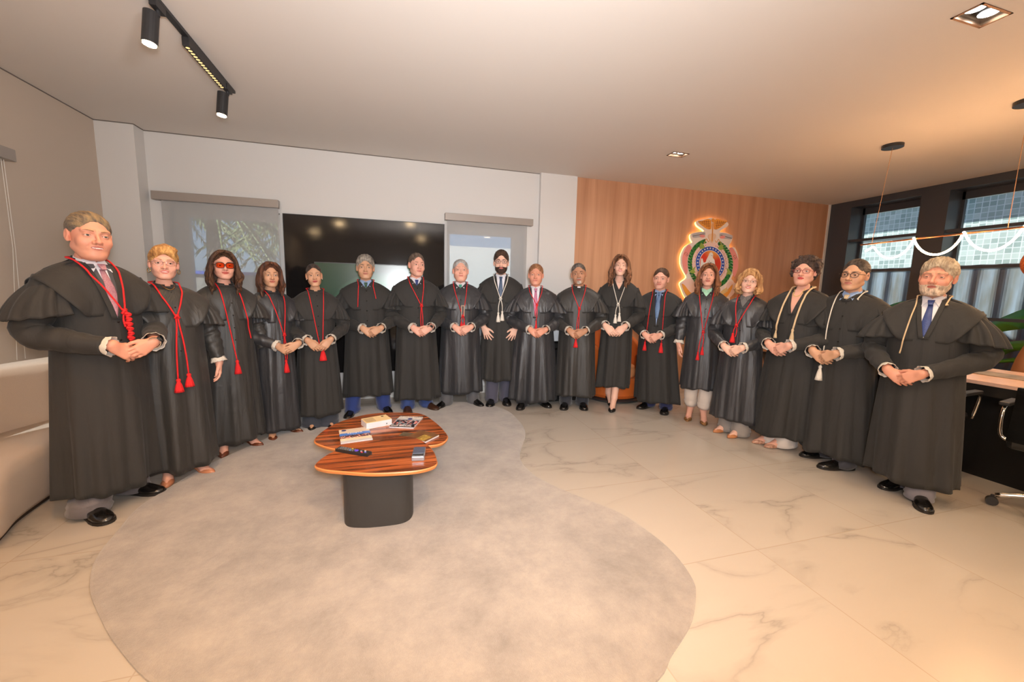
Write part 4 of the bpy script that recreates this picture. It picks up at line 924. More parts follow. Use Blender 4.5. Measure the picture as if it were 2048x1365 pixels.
        if lace and not (hands == 'sideL' and s < 0) and hands != 'none':
            rings = []
            for t in np.linspace(0, 1, 5):
                sc = .045+.010*t; rr = sc+.003*np.sin(an*9)*t; zoff = (.006*np.abs(np.sin(an*6)))*t
                rings.append(w_end+fd*(-.008+.034*t)+np.outer(zoff, fd)+rr[:, None]*(np.cos(an)[:, None]*Nn+np.sin(an)[:, None]*Bn))
            out(MB().grid(rings, closev=True), 'lace_cuff', LACE, rb_, smooth=True, solid=.002)
        if shd > 0:
            P_ = []; nf = 110; an2 = np.arange(nf)*2*pi/nf; np_ = 10+rs.randint(3); p0 = rs.rand()*6
            top_c = np.array([s*.160*sw*wd**.6, .012, 1.405]); bot_c = np.array([s*.232*sw*wd, .0, 1.165]); 
            for t in np.linspace(0, 1, 16):
                c = top_c*(1-t)+bot_c*t+np.array([s*.018*sin(pi*t), 0, .0])
                rx = (.012+.106*t**.5)*shd*(.95 if female else 1); ry = (.020+.112*t**.45)*shd; pl_ = (.002+.017*t)*(.6+.4*np.sin(an2*2+p0))
                w_ = np.sin(np_*an2+p0+.7*np.sin(2*an2))
                x = c[0]+(rx+pl_*w_)*np.cos(an2); y = c[1]+(ry+pl_*w_)*np.sin(an2)
                z = c[2]+.022*(1-t)*(-s*np.cos(an2)*1.0)-.010*np.sin(an2)*t+(.004*w_*t)-.012*t*(s*np.cos(an2))
                P_.append(np.stack([x, y, z], 1))
            fl_ = MB().grid(P_, closev=True); out(fl_, 'shoulder_flounce', RB, rb_, smooth=True, solid=.003)
    for k in range(buttons):
        z = (vz-.03 if neck == 'v' else 1.42)-k*.105
        mb = MB().sphere((.006, float(front(.006, z, .007)), z), (.006, .004, .006), 8); out(mb, 'button', BTN, rb_, smooth=True)
    # ---------------------------------------------------- neckline
    def patch(f0, f1, za, zb, o, nz=14, nx=9, cen=.0, x0=0):
        P_ = []
        for z in np.linspace(za, zb, nz):
            a, b = f0(z), f1(z); xs_ = np.linspace(a, b, nx); y = front(xs_, z, 0)-o-cen*np.cos((xs_-(a+b)/2)/(abs(b-a)/2+1e-6)*pi/2); P_.append(np.stack([xs_, y, np.full(nx, z)], 1))
        return P_
    zt_ = 1.470; hw0 = .052 if not female else .048
    vw = lambda z: hw0*np.clip((z-vz)/(zt_-vz), 0, 1)**.85
    if neck == 'v':
        m = shirt or None
        if m is not None: out(MB().grid(patch(lambda z: -vw(z)-.004, lambda z: vw(z)+.004, vz-.004, zt_, .0125)), 'shirt', m, smooth=True)
        else:
            P_ = patch(lambda z: -vw(z)-.004, lambda z: vw(z)+.004, vz-.004, zt_, .0125); Vv = np.array(P_).reshape(-1, 3)
            o_ = out(MB().grid(P_), 'neckline_skin', mat('skin_plain', tuple(col), .5), smooth=True)
        if under is not None:
            out(MB().grid(patch(lambda z: -vw(z)-.002, lambda z: -vw(z)*.5, vz, zt_-.01, .0160)), 'jacket', under, smooth=True)
            out(MB().grid(patch(lambda z: vw(z)*.5, lambda z: vw(z)+.002, vz, zt_-.01, .0160)), 'jacket', under, smooth=True)
        for s in (-1, 1):
            out(MB().grid(patch(lambda z: s*(vw(z)), lambda z: s*(vw(z)+.026), vz-.012, zt_-.004, .0175)), 'lapel', RB, rb_, smooth=True, solid=.003)
    # standing collar of the robe
    gap = radians(150 if neck == 'v' else 30 if neck == 'stand' else 60); cr_ = []
    for a in np.linspace(-pi/2+gap/2, 1.5*pi-gap/2, 48):
        k_ = (1-sin(a))/2; rr = .066 if not female else .058; row = []
        for t in (0, .33, .66, 1): row.append(((rr+.012*(1-t)+.004*t)*cos(a), .022+(rr+.014*(1-t)+.002*t)*sin(a), 1.470+.040*t-.034*k_))
        cr_.append(row)
    out(MB().grid(cr_), 'robe_collar', RB, rb_, smooth=True, solid=.003)
    if shirt is not None:
        cr_ = []
        for a in np.linspace(-pi/2+.12, 1.5*pi-.12, 40):
            k_ = (1-sin(a))/2; rr = .060 if not female else .052; cr_.append([((rr+.004*(1-t))*cos(a), .022+(rr+.006*(1-t))*sin(a), 1.470+.044*t-.038*k_) for t in (0, .5, 1)])
        cb_ = out(MB().grid(cr_), 'shirt_collar', shirt, smooth=True, solid=.002)
        for s in (-1, 1):
            w0 = np.array([s*.004, -.044, 1.474]); w1 = np.array([s*.050, -.016, 1.492]); w2 = np.array([s*.044, float(front(s*.04, 1.415, .020)), 1.415]); w3 = np.array([s*.014, float(front(s*.014, 1.452, .018)), 1.452])
            out(MB().add([w0, w1, w2, w3], [(0, 1, 2, 3)]), 'collar_wing', shirt, solid=.003)
    if tie is not None:
        tm = tie; kz = 1.448
        tk = MB(); yk = float(front(0, kz, .022)); yk2 = float(front(0, kz-.035, .022))
        tk.add([(-.020, yk, kz+.014), (.020, yk, kz+.014), (-.012, yk2-.004, kz-.022), (.012, yk2-.004, kz-.022), (-.018, yk-.010, kz+.008), (.018, yk-.010, kz+.008), (-.010, yk2-.012, kz-.018), (.010, yk2-.012, kz-.018)],
               [(4, 6, 7, 5), (0, 2, 6, 4), (5, 7, 3, 1), (0, 4, 5, 1), (6, 2, 3, 7)])
        tt_ = out(tk, 'tie', tm, bevel=.003)
        tw = lambda z: .012+.020*np.clip((kz-.02-z)/.2, 0, 1)
        out(MB().grid(patch(lambda z: -min(tw(z), vw(z)*.9+.003), lambda z: min(tw(z), vw(z)*.9+.003), max(vz+.004, kz-.30), kz-.018, .0150, cen=.004)), 'tie_blade', tm, tt_, smooth=True, solid=.002)
    # ---------------------------------------------------- cord and tassels
    if cord:
        cm = {'r': RED, 'w': WHC, 'c': CRM}[cord['c']]; cr = cord.get('r', .0044); kn = cord.get('knot'); ends = cord['ends']; shw = .066 if not female else .060
        ctop = [(-.050, .096, 1.496), (0, .106, 1.500), (.050, .096, 1.496)]
        def fpt(x, z, o=.020): return (x, float(front(x, min(z, 1.47), o+.5*max(0, abs(x)-.065)*(z > 1.12))), z)
        path = {}
        for i, s in enumerate((-1, 1)):
            st_ = [(s*.086, .045, 1.492), (s*(shw+.016), -.012, 1.478), fpt(s*(shw+.008), 1.430, .022)]
            tgt = kn if kn else None
            if kn:
                n_ = 6
                for t in np.linspace(.15, 1, n_): st_.append(fpt(s*(shw+.008)*(1-t)+kn[0]*t+s*.004, 1.430*(1-t)+kn[1]*t, .019))
                path[s] = st_
            else:
                ex, ez = ends[i][:2]
                for t in np.linspace(.12, 1, 8): st_.append(fpt(s*(shw+.008)*(1-t)**1+ex*t, 1.430*(1-t)+ez*t, .019))
                path[s] = st_
        full = path[-1][::-1]+[(-.05, .094, 1.497)]+ctop[1:2]+[(.05, .094, 1.497)]+path[1]
        co_ = out(MB().tube(spline(full, 4), cr, 7), 'cord', cm, smooth=True)
        if kn:
            for k in (-1, 1):
                mb = MB().tube([fpt(kn[0]-k*.012, kn[1]+.012, .023), fpt(kn[0]+k*.004, kn[1]+.004, .028), fpt(kn[0]+k*.014, kn[1]-.014, .024)], cr*1.5, 7); out(mb, 'cord_knot', cm, co_, smooth=True)
            for i, (ex, ez, *rest) in enumerate(ends):
                s = -1 if i == 0 else 1
                pts = [fpt(kn[0]+s*.006, kn[1]-.006, .022)]+[fpt(kn[0]*(1-t)+ex*t+s*.007*sin(pi*t), kn[1]*(1-t)+ez*t, .021) for t in np.linspace(.15, 1, 5)]
                out(MB().tube(spline(pts, 3), cr, 7), 'cord_end', cm, co_, smooth=True)
        for i, e_ in enumerate(ends):
            if len(e_) > 2 and e_[2]:
                ex, ez, L = e_[:3]; y = float(front(ex, ez, .024)); y2 = float(front(ex, ez-L, .026)); P_ = []; na = 28; an = np.arange(na)*2*pi/na
                for t, r_ in [(0, .004), (.04, .010), (.14, .0125), (.22, .009), (.27, .0105), (.5, .016), (.8, .021), (1, .024), (1, .002)]:
                    rr = r_*(1+.10*np.sin(an*9)*(t > .3))*e_[3] if len(e_) > 3 else r_*(1+.10*np.sin(an*9)*(t > .3))
                    P_.append(np.stack([ex+rr*np.cos(an), y*(1-t)+y2*t+rr*.8*np.sin(an), np.full(na, ez-L*t)], 1))
                out(MB().grid(P_, closev=True), 'tassel', cm, co_, smooth=True)
    # ---------------------------------------------------- trousers and shoes
    if trouser:
        tmt = trous(tuple(trouser)); lw_ = leg or (.078, .086)
        tb = []
        for i in range(2):
            a = ank[i]; an = np.arange(30)*2*pi/30; P_ = []; zl = .035 if not bare else (.045 if shoe == 'pump' else .03)
            if leg and len(leg) > 2: zl = leg[2]
            for t in np.linspace(0, 1, 16):
                z = (hem+.10)*(1-t)+zl*t; c = (hips[i]*(hem+.10)+a*(.92-hem-.10))/.92*(1-t)+a*t; c = np.array([c[0], c[1]-.004+(0 if t < .8 else .006), z]); r_ = lw_[0]*(1-t)+lw_[1]*t
                if z > hem-.03:
                    qx, qy = c[0]-shx(z)[0], c[1]-shx(z)[1]; nr = math.hypot(qx/max(.02, fa_(z)-r_-.02), qy/max(.02, fb_(z)-r_-.02)); c[:2] = (np.array([qx, qy])/max(1, nr))+np.array(shx(z))
                wv = .004*np.sin(an*3+t*5+ph[i])+.007*np.sin(t*38+np.sin(an+ph[2])*2)*np.exp(-((t-.9)/.12)**2)
                P_.append(np.stack([c[0]+(r_*.92+wv)*np.cos(an), c[1]+(r_+wv+.006*t)*np.sin(an), np.full(30, z)+(.016*np.sin(an))*(t > .98)], 1))
            tb.append(P_)
        mb = MB(); mb.grid(tb[0], closev=True); mb.grid(tb[1], closev=True); out(mb, 'trousers', tmt, smooth=True, solid=.003)
    for i, s in enumerate((-1, 1)):
        fd = fdir[i]; sd_ = np.array([-fd[1], fd[0], 0]); a = ank[i].copy(); a[2] = 0
        sm = shoem or SHOE
        if shoe == 'men':
            T_ = np.array([0, .03, .10, .22, .38, .52, .66, .80, .91, .97, 1]); Wd = np.array([.012, .027, .036, .038, .037, .042, .049, .048, .038, .024, .006]); Ht = np.array([.035, .058, .078, .086, .088, .074, .058, .048, .041, .034, .022])
            na = 20; P_ = []
            for t, w_, h_ in zip(T_, Wd, Ht):
                c = a-fd*.075+fd*.295*t; row = []
                for j in range(na):
                    q = pi*j/(na-1); row.append(c+sd_*w_*cos(q)*(1.0 if j not in (0, na-1) else .96)+np.array([0, 0, .016+(h_-.016)*max(0, sin(q))**.75]))
                row = [c+sd_*w_*.9+(0, 0, .010)]+row+[c-sd_*w_*.9+(0, 0, .010)]; P_.append(row)
            so_ = out(MB().grid(P_, closev=True, capu=True), 'shoe', sm, smooth=True)
            pol = [(a-fd*.078+fd*.301*t+sd_*(w_+.003)) for t, w_ in zip(T_, Wd)]+[(a-fd*.078+fd*.301*t-sd_*(w_+.003)) for t, w_ in list(zip(T_, Wd))[::-1]]
            pz = .001/S+.014*(c0[0]*0)
            out(MB().prism([(q[0], q[1]) for q in pol], .001, .016), 'sole', bpy.data.materials['shoe_sole'], so_)
            lc = MB()
            for q in range(4):
                cc = a-fd*.075+fd*.295*(.47+.045*q); h_ = np.interp(.47+.045*q, T_, Ht); lc.tube([cc+sd_*.016+(0, 0, h_-.004), cc+(0, 0, h_+.0015), cc-sd_*.016+(0, 0, h_-.004)], .0022, 5)
            if seed != 5: out(lc, 'laces', BTN, so_)
        else:
            hz0 = .062
            T_ = np.array([0, .05, .15, .3, .45, .6, .72, .84, .94, 1]); Wd = np.array([.010, .022, .029, .027, .029, .038, .041, .034, .018, .004])
            zs_ = np.interp(T_, [0, .15, .62, 1], [hz0, hz0-.006, .004, .003]); Ht = np.array([.052, .056, .050, .026, .020, .024, .036, .032, .024, .012])
            na = 18; P_ = []
            for t, w_, h_, zb in zip(T_, Wd, Ht, zs_):
                c = a-fd*.055+fd*.255*t; row = [c+sd_*w_*.9+(0, 0, zb)]
                for j in range(na): q = pi*j/(na-1); row.append(c+sd_*w_*cos(q)+np.array([0, 0, zb+.003+(h_)*max(0, sin(q))**.6]))
                row.append(c-sd_*w_*.9+(0, 0, zb)); P_.append(row)
            so_ = out(MB().grid(P_, closev=True, capu=True), 'shoe', sm, smooth=True)
            hc_ = a-fd*.030
            out(MB().tube([hc_+(0, 0, hz0+.002), hc_-fd*.006+(0, 0, .03), hc_-fd*.008+(0, 0, .001)], [.018, .008, .0065] if shoe == 'pump' else [.024, .02, .018], 12), 'heel', sm, so_, smooth=False)
    # ---------------------------------------------------- spectacles, jewellery, watch
    if glasses:
        g = glasses; fm = g['m']; gr = empty('spectacles', (0, 0, 0)); gr.parent = body; rx, rz, yy, zo = g.get('rx', .024), g.get('rz', .018), -.106, g.get('z', -.002); an = np.arange(32)*2*pi/32; tr_ = g.get('t', .0016); hw = .033*P['w']
        for s in (-1, 1):
            sq = g.get('sq', 2.0); cx_ = np.sign(np.cos(an))*np.abs(np.cos(an))**(2/sq)*rx; cz_ = np.sign(np.sin(an))*np.abs(np.sin(an))**(2/sq)*rz
            cat = g.get('cat', 0)*np.clip(np.sin(an), 0, 1)*np.clip(s*np.cos(an), 0, 1)
            R_ = np.stack([s*hw+cx_+s*cat*.4, yy+.006*np.abs(s*hw+cx_)/.05*.9, zo+cz_+cat], 1); R_ = h2l(R_)
            out(MB().tube(R_, tr_ if not g.get('half') else np.where(np.sin(an) > 0, tr_, tr_*.4), 6, closed=True), 'rim', fm, gr, smooth=True)
            cpt = R_.mean(0); V_ = [cpt]+list(R_); out(MB().add(V_, [(0, j+1, (j+1) % 32+1) for j in range(32)]), 'lens', g.get('lens', CLEAR), gr)
            tp = h2l(np.array([(s*(hw+rx), yy+.006, zo+.006), (s*(.079*P['w']), -.06, zo+.006), (s*.082*P['w'], .008, zo+.004), (s*.080*P['w'], .03, zo-.012)])); out(MB().tube(tp, tr_*1.0, 6), 'temple', fm, gr)
        out(MB().tube(h2l(np.array([(-(hw-rx), yy+.001, zo+.004), (0, yy-.006, zo+.008), (hw-rx, yy+.001, zo+.004)])), tr_, 6), 'bridge', fm, gr)
    if earring:
        for s in (-1, 1):
            if earring == 'hoop':
                an = np.arange(20)*2*pi/20; R_ = h2l(np.stack([s*.080*P['w']+.008*np.cos(an)*s, .004+.012*np.cos(an), -.056+.016*np.sin(an)], 1)); out(MB().tube(R_, .0022, 6, closed=True), 'earring', M['gold'], smooth=True)
            else: out(MB().sphere(h2l((s*.080*P['w'], .004, -.040)), .004, 8), 'earring', M['pearl'], smooth=True)
    if watch:
        sh, el_, wr = arms[1]; fd = (wr-el_)/np.linalg.norm(wr-el_); a1 = np.cross(fd, [0, 0, 1]); a1 /= np.linalg.norm(a1); a2 = np.cross(fd, a1); an = np.arange(24)*2*pi/24
        c = wr+fd*.020; R_ = [[c+fd*w_+(a1*cos(q)+a2*sin(q))*.031 for q in an] for w_ in (-.007, .007)]
        wt = out(MB().grid(R_, closev=True), 'wrist_watch', M['chrome'], solid=.003); nrm = np.array([0, -1., .3]); nrm -= fd*(nrm@fd); nrm /= np.linalg.norm(nrm)
        out(MB().tube([c+nrm*.030, c+nrm*.039], .016, 20), 'watch_face', M['dark'], wt)
    if extra: extra(body, out, front, h2l, col, arms)
    return body
M['gold'] = mat('gold', srgb(212, 170, 90), .2, metal=1); M['pearl'] = mat('pearl', srgb(240, 234, 224), .2)

def build_hair(hr, P, h2l, S, body, rs, Hs):
    kind = hr['k']; w = P['w']; t = hr.get('t', .006); step = .0038
    long_ = kind in ('long', 'bob'); zlo = -.34 if long_ else -.13; xw = .15 if (long_ or kind in ('curly', 'puff')) else .105
    G = Field(*[np.arange(a, b, step) for a, b in ((-xw, xw), (-.16, .17), (zlo, .165))]); pp = G.pts((slice(None),)*3); x, y, z = pp[..., 0], pp[..., 1], pp[..., 2]; ax = np.abs(x)
    cap = d_ell(pp, (0, .020+t*.3, .036+t*.3), (.0755*w+t, .0965+t, .0855+t))
    if hr.get('vol'):
        v = hr['vol']; cap = s_min(cap, d_ell(pp, (hr.get('vx', 0), -.010, .075), (.055*w+v*.5, .07, .040+v)), .03)
    hl = hr.get('line', .078)          # hairline height at the middle of the brow
    rz_ = hl+.045; cut = d_ell(pp, (hr.get('px', 0), -.118, -.045+0), (hr.get('fw', .069)*w+.0, hr.get('dp', .098), rz_))
    d = s_max(cap, -cut, .006)
    if hr.get('bald'):
        bx = hr['bald']; d = s_max(d, -d_ell(pp, (0, -.055, .115), (bx, .11, .062)), .008)
    for s in (-1, 1):
        if not long_: d = s_max(d, -d_ell(pp, (s*.084*w, .010, -.012), (.020, .020, .032)), .005)
    ph = rs.rand(8)*6
    strand = np.sin(x*420+3*np.sin(y*30+ph[0])+ph[1])*.5+np.sin(x*230+y*60+ph[2])*.5
    side_st = np.sin(y*380+z*90+ph[3])*.5+np.sin(y*210+z*160+ph[4])*.5
    wgt = np.clip((z-.03)/.05, 0, 1); d = d-hr.get('rough', .0018)*(strand*wgt+side_st*(1-wgt))
    if kind in ('short', 'bald', 'bun', 'updo'):
        d = s_max(d, -(z-(-.030-.55*(y-.02))), .004)          # lower edge climbs towards the face
    G.d = np.minimum(G.d, d).astype(f32)
    if kind == 'bun': G.cone((0, .115, .02), (0, .125, .0), .030, .028, .02)
    if kind == 'updo':
        for q in range(9):
            u = (q-4)/4; G.chain([(u*.05, -.080+abs(u)*.02, .075-abs(u)*.022), (u*.055+.008, -.055, .115-abs(u)*.02), (u*.05+.01, .02, .130-abs(u)*.022), (u*.04, .09, .09)], [.009, .013, .013, .010], .010)
    if kind in ('long', 'bob'):
        Ln = hr.get('len', .22); wv = hr.get('wave', .010); side_part = hr.get('part', 0.0); vol = hr.get('side', 0)
        for s in (-1, 1):
            for u in np.linspace(hr.get('u0', 0), 1, 9):
                for lay in range(2):
                    j = rs.randn(6)*.004; L_ = Ln*(1-.12*rs.rand())-(.03 if lay else 0); p0 = rs.rand()*6.28
                    A = [(side_part+s*.010, -.064+.11*u, .116+.006*u+t*.4), (side_part*.5+s*.046, -.070+.118*u, .100+t*.4), (s*(.079+vol*.4), -.052+.132*u+j[0], .045), (s*(.090+vol+j[1]), -.042+.13*u, -.03),
                         (s*(.092+vol+.012*lay+j[2]), -.050+.13*u, -.09), (s*(.092+vol+j[3]), -.072+.14*u-.012*lay, -.09-(L_-.09)*.5), (s*(.086+vol*.6+j[4]-(hr.get('inn', 0))), -.092+.15*u, -L_)]
                    C_ = spline(A, 5); tt = np.linspace(0, 1, len(C_)); C_[:, 0] += wv*np.sin(tt*17+p0)*np.clip(tt-.35, 0, 1)*1.6; C_[:, 1] += wv*np.cos(tt*15+p0)*np.clip(tt-.35, 0, 1)*1.5
                    R_ = np.interp(tt, [0, .2, .6, .9, 1], [.010, .013, .0145, .012, .005])*(1+.12*rs.randn())
                    G.chain(C_, R_, .005)
        for u in np.linspace(-1, 1, 9):
            C_ = spline([(u*.02, .06, .115), (u*.07, .11, .05), (u*.080, .115, -.04), (u*.085, .10, -Ln*.6), (u*.09, .085, -Ln*.95)], 4); G.chain(C_, np.full(len(C_), .02), .008)
        if kind == 'bob':
            for s in (-1, 1):
                for q in range(7):
                    a = q/6; G.cone((s*(.085+.014*sin(q*2.1)), -.045+.02*a, .06-.15*a), (s*(.095+.01*sin(q*1.7)), -.03+.03*a, .03-.15*a), .017, .015, .006)
    if kind in ('curly', 'puff'):
        n = hr.get('n', 170); rr = hr.get('cr', .015); k = 0; 
        while k < n:
            v = rs.randn(3); v /= np.linalg.norm(v); q = np.array([0, .022, .030])+v*np.array([.084*w+t, .100+t, .092+t])
            if q[2] < hr.get('zmin', -.09): continue
            if q[1] < -.02 and q[2] < hl+.014-abs(q[0])*.25: continue
            if q[1] < .0 and q[2] < -.03: continue
            G.cone(q, q+rs.randn(3)*.008, rr*(.8+.5*rs.rand()), rr*.8, .004); k += 1
    V, Q = G.mesh(); mesh_obj('hair', h2l(V)*S, Q, hairmat(tuple(hr['c']), tuple(hr['c2']) if 'c2' in hr else None, long_), body, smooth=True)
blue_sh = mat('shirt_blue', srgb(150, 176, 216), .8); gsuit = mat('suit_grey', srgb(70, 70, 76), .8); bsuit = mat('suit_blue', srgb(40, 62, 120), .8); nsuit = mat('suit_navy', srgb(28, 36, 62), .8)
mint = mat('shirt_mint', srgb(168, 222, 196), .8); gblouse = mat('blouse_grey', srgb(110, 108, 108), .8)
def tiem(name, c, c2=None): return mat(name, srgb(*c), .5, noise=srgb(*(c2 or c)), nscale=180)
BLKF = mat('frame_black', srgb(20, 18, 18), .3); TORT = mat('frame_dark_brown', srgb(70, 40, 28), .3); PINKF = mat('frame_metal_pink', srgb(190, 150, 140), .25, metal=.7); REDF = mat('frame_red', srgb(120, 40, 44), .3); SILF = mat('frame_bronze', srgb(110, 86, 70), .3, metal=.7)
NUDE = mat('nude_pump', srgb(176, 118, 88), .3); BRP = mat('brown_pump', srgb(96, 52, 34), .35); BLP = mat('black_pump', srgb(18, 17, 18), .45); TAN = mat('tan_pump', srgb(178, 116, 74), .35); SND = mat('sandal_beige', srgb(198, 156, 132), .4, noise=srgb(150, 104, 84), nscale=60); LEO = mat('leopard', srgb(176, 124, 70), .45, noise=srgb(50, 32, 20), nscale=70)
def necklace(body, out, front, h2l, col, arms, c='gold', z0=1.44):
    pts = [(-.040, float(front(-.040, 1.475, .017)), 1.478), (-.025, float(front(-.02, z0+.01, .020)), z0+.012), (0, float(front(0, z0, .021)), z0), (.025, float(front(.02, z0+.01, .020)), z0+.012), (.040, float(front(.040, 1.475, .017)), 1.478)]
    out(MB().tube(spline(pts, 4), .0018, 6), 'necklace', M[c], smooth=True)
# 1 leftmost man
person('heavy grey haired man with mauve tie and wrist watch, leftmost of the row',
       [(180, 1030, -8), (262, 985, 14)], (185, 427), e=28, hd=(16, 2, 3), wd=1.04, belly=.02, skin='ruddy', face=dict(w=1.06, jaw=1.10, fat=.6, smile=.18), teeth=True,
       hair=dict(k='short', c=(92, 84, 78), c2=(150, 128, 96), t=.005, line=.090), brow=(120, 90, 66), eyec=(80, 84, 80), hem=.13, vz=1.16, shirt=SHIRTW, tie=tiem('tie_mauve', (150, 100, 120), (176, 130, 138)), under=gsuit,
       cord=dict(c='r', r=.005, knot=(.035, 1.19), ends=[(.03, 1.10), (.05, 1.08)]), hc=(-.02, -.31, .985), watch=True, trouser=(104, 100, 104), leg=(.09, .10), shd=1.12, buttons=2, hs=1.02, fa=6, dxy=(.03, 0), flare=.92, bd=1.15,
       extra=lambda body, out, front, h2l, col, arms: [out(MB().tube(spline([(.030+.004*sin(q*2), float(front(.03, 1.18-.028*q, .028)), 1.18-.028*q), (.055, float(front(.05, 1.172-.028*q, .036)), 1.172-.028*q), (.036, float(front(.03, 1.16-.028*q, .028)), 1.160-.028*q)], 4), .0095, 7), 'cord_plait', RED, smooth=True) for q in range(6)])
# 2 blonde woman
person('blonde woman with swept up hair, cat-eye glasses and hoop earrings, second from the left',
       [(340, 956), (388, 943)], (325, 494), e=16, hd=(2, 0, 2), wd=1.12, belly=.02, female=True, skin='pink', face=dict(w=1.04, fat=.4, smile=.22, jaw=1.04), teeth=True, lipc=(200, 90, 84), liner=.6,
       hair=dict(k='updo', c=(150, 104, 58), c2=(216, 168, 104), t=.008, line=.078), brow=(110, 76, 50), hem=.09, neck='stand', cord=dict(c='r', r=.0055, knot=(.0, 1.25), ends=[(-.03, .80, .10, 1.2), (.035, .83, .10, 1.2)]),
       hands='sideL', glasses=dict(m=PINKF, rx=.027, rz=.018, cat=.005, t=.0018), earring='hoop', shoe='pump', shoem=NUDE, shd=1.0, robe=SEMI, fa=22, dxy=(0, .0), extra=lambda *a: necklace(*a))
# 3 dark-haired woman in orange sunglasses
person('woman with long dark hair and large orange tinted glasses, third from the left',
       [(452, 901), (492, 889)], (440, 503), e=16, hd=(6, 0, 0), wd=1.02, female=True, skin='pink', face=dict(w=1.03, smile=.2, jaw=1.04, fat=.2), lipc=(190, 70, 66),
       hair=dict(k='long', c=(52, 36, 30), c2=(96, 66, 46), t=.003, line=.092, len=.26, wave=.014, side=.004), hem=.09, neck='stand', robe=SEMI,
       cord=dict(c='r', r=.005, ends=[(.0, .83, .12, 1.1), (.135, 1.0)]), hands='none', glasses=dict(m=BLKF, rx=.030, rz=.023, lens=TINT, t=.0026, sq=2.8, cat=.004), shoe='pump', shoem=BRP, fa=24, dxy=(-.0, 0), lace=False)
# 4 brown haired woman
person('petite woman with straight chestnut hair, fourth from the left',
       [(543, 872), (574, 863)], (535, 526), e=26, hd=(8, 0, 0), wd=.95, female=True, skin='tan', face=dict(w=.98, smile=.08, jaw=.98), lipc=(180, 96, 86), liner=.5,
       hair=dict(k='long', c=(58, 38, 30), c2=(112, 70, 48), t=.003, line=.090, len=.21, wave=.003, side=.0), hem=.07, neck='stand', robe=SATIN,
       cord=dict(c='r', knot=(.02, 1.05), ends=[(.015, .80, .13, 1.1), (.03, .80)]), hands='over', hc=(.0, -.25, .93), shoe='pump', shoem=BRP, fa=20)
# 5 woman hair back
person('slim woman with dark hair pulled back, holding a red tassel before the video wall',
       [(628, 852), (655, 849)], (624, 528), e=4, hd=(2, 0, -4), wd=.98, female=True, skin='tan', face=dict(w=.94, jaw=.94, smile=.05), lipc=(160, 34, 50), liner=.8, brow=(60, 40, 34),
       hair=dict(k='bun', c=(44, 34, 32), c2=(84, 70, 62), t=.002, line=.097, fw=.073, rough=.0008), hem=.15, neck='stand', cord=dict(c='r', ends=[(.010, .90), (.035, .88, .13, 1.5)]),
       hands='meet', hc=(.0, -.25, .91), trouser=(56, 60, 70), leg=(.10, .135, .02), shoe='pump', shoem=BLP, flare=1.06, earring='stud')
# 6 man grey hair
person('man with wavy grey hair and dark green tie before the green screen',
       [(705, 828), (769, 820)], (732, 512), e=0, hd=(0, 0, 0), wd=1.10, belly=.01, skin='tan', face=dict(w=1.05, jaw=1.08, fat=.3), lipc=(176, 110, 96),
       hair=dict(k='short', c=(110, 104, 98), c2=(178, 170, 160), t=.009, line=.078, rough=.0028, vol=.012), brow=(60, 54, 50), hem=.22, vz=1.40, shirt=blue_sh, tie=tiem('tie_green', (54, 84, 70), (76, 104, 88)),
       cord=dict(c='r', ends=[(-.085, 1.20), (.10, 1.29)]), hc=(.05, -.27, .955), trouser=(44, 62, 122), leg=(.085, .088), shd=1.1, fa=14)
# 7 balding man
person('balding dark haired man in navy tie and brown shoes with a wrist watch',
       [(815, 820, -4), (852, 815, 30)], (837, 507), e=6, hd=(16, 0, 2), wd=1.04, belly=.01, skin='pink', face=dict(w=.98, jaw=1.02, fat=.1, smile=.06), lipc=(196, 110, 100),
       hair=dict(k='short', c=(84, 70, 60), c2=(120, 104, 92), t=.003, line=.100), brow=(110, 84, 68), hem=.14, vz=1.40, shirt=SHIRTW, tie=tiem('tie_navy', (34, 50, 104), (60, 80, 140)),
       cord=dict(c='r', knot=(.04, 1.19), ends=[(.035, .93), (.05, .93)]), hc=(.03, -.27, .93), watch=True, trouser=(50, 70, 124), shoem=SHOEB, shd=1.06)
# 8 white haired man
def card(body, out, front, h2l, col, arms):
    m = mat('card_brown', srgb(150, 118, 92), .5); y = float(front(.03, 1.16, .03)); mb = MB(); a, b, c, d = .010, .050, 1.10, 1.225
    mb.box(a, b, y-.003, y+.002, c, c+.012).box(a, b, y-.003, y+.002, d-.012, d).box(a, a+.011, y-.003, y+.002, c+.012, d-.012).box(b-.011, b, y-.003, y+.002, c+.012, d-.012); out(mb, 'brown_frame_badge', m)
person('white haired man in satin robe and teal tie with a brown frame on his chest',
       [(892, 811, -30), (946, 807, 30)], (921, 520), e=0, hd=(3, -3, 0), wd=1.10, belly=.035, skin='pink', face=dict(w=1.06, jaw=1.08, fat=.8, smile=-.04), lipc=(200, 120, 108), brow=(190, 160, 140), eyec=(70, 60, 54),
       hair=dict(k='short', c=(150, 148, 148), c2=(200, 198, 196), t=.004, line=.103), hem=.17, robe=SATIN, neck='v', vz=1.42, shirt=SHIRTW, tie=tiem('tie_teal', (60, 140, 120), (80, 160, 140)),
       cord=dict(c='r', knot=(.03, 1.10), ends=[(.015, 1.035, .05, .8), (.045, 1.03, .05, .8)]), hc=(.03, -.30, .955), trouser=(92, 92, 96), shd=1.12, extra=card)
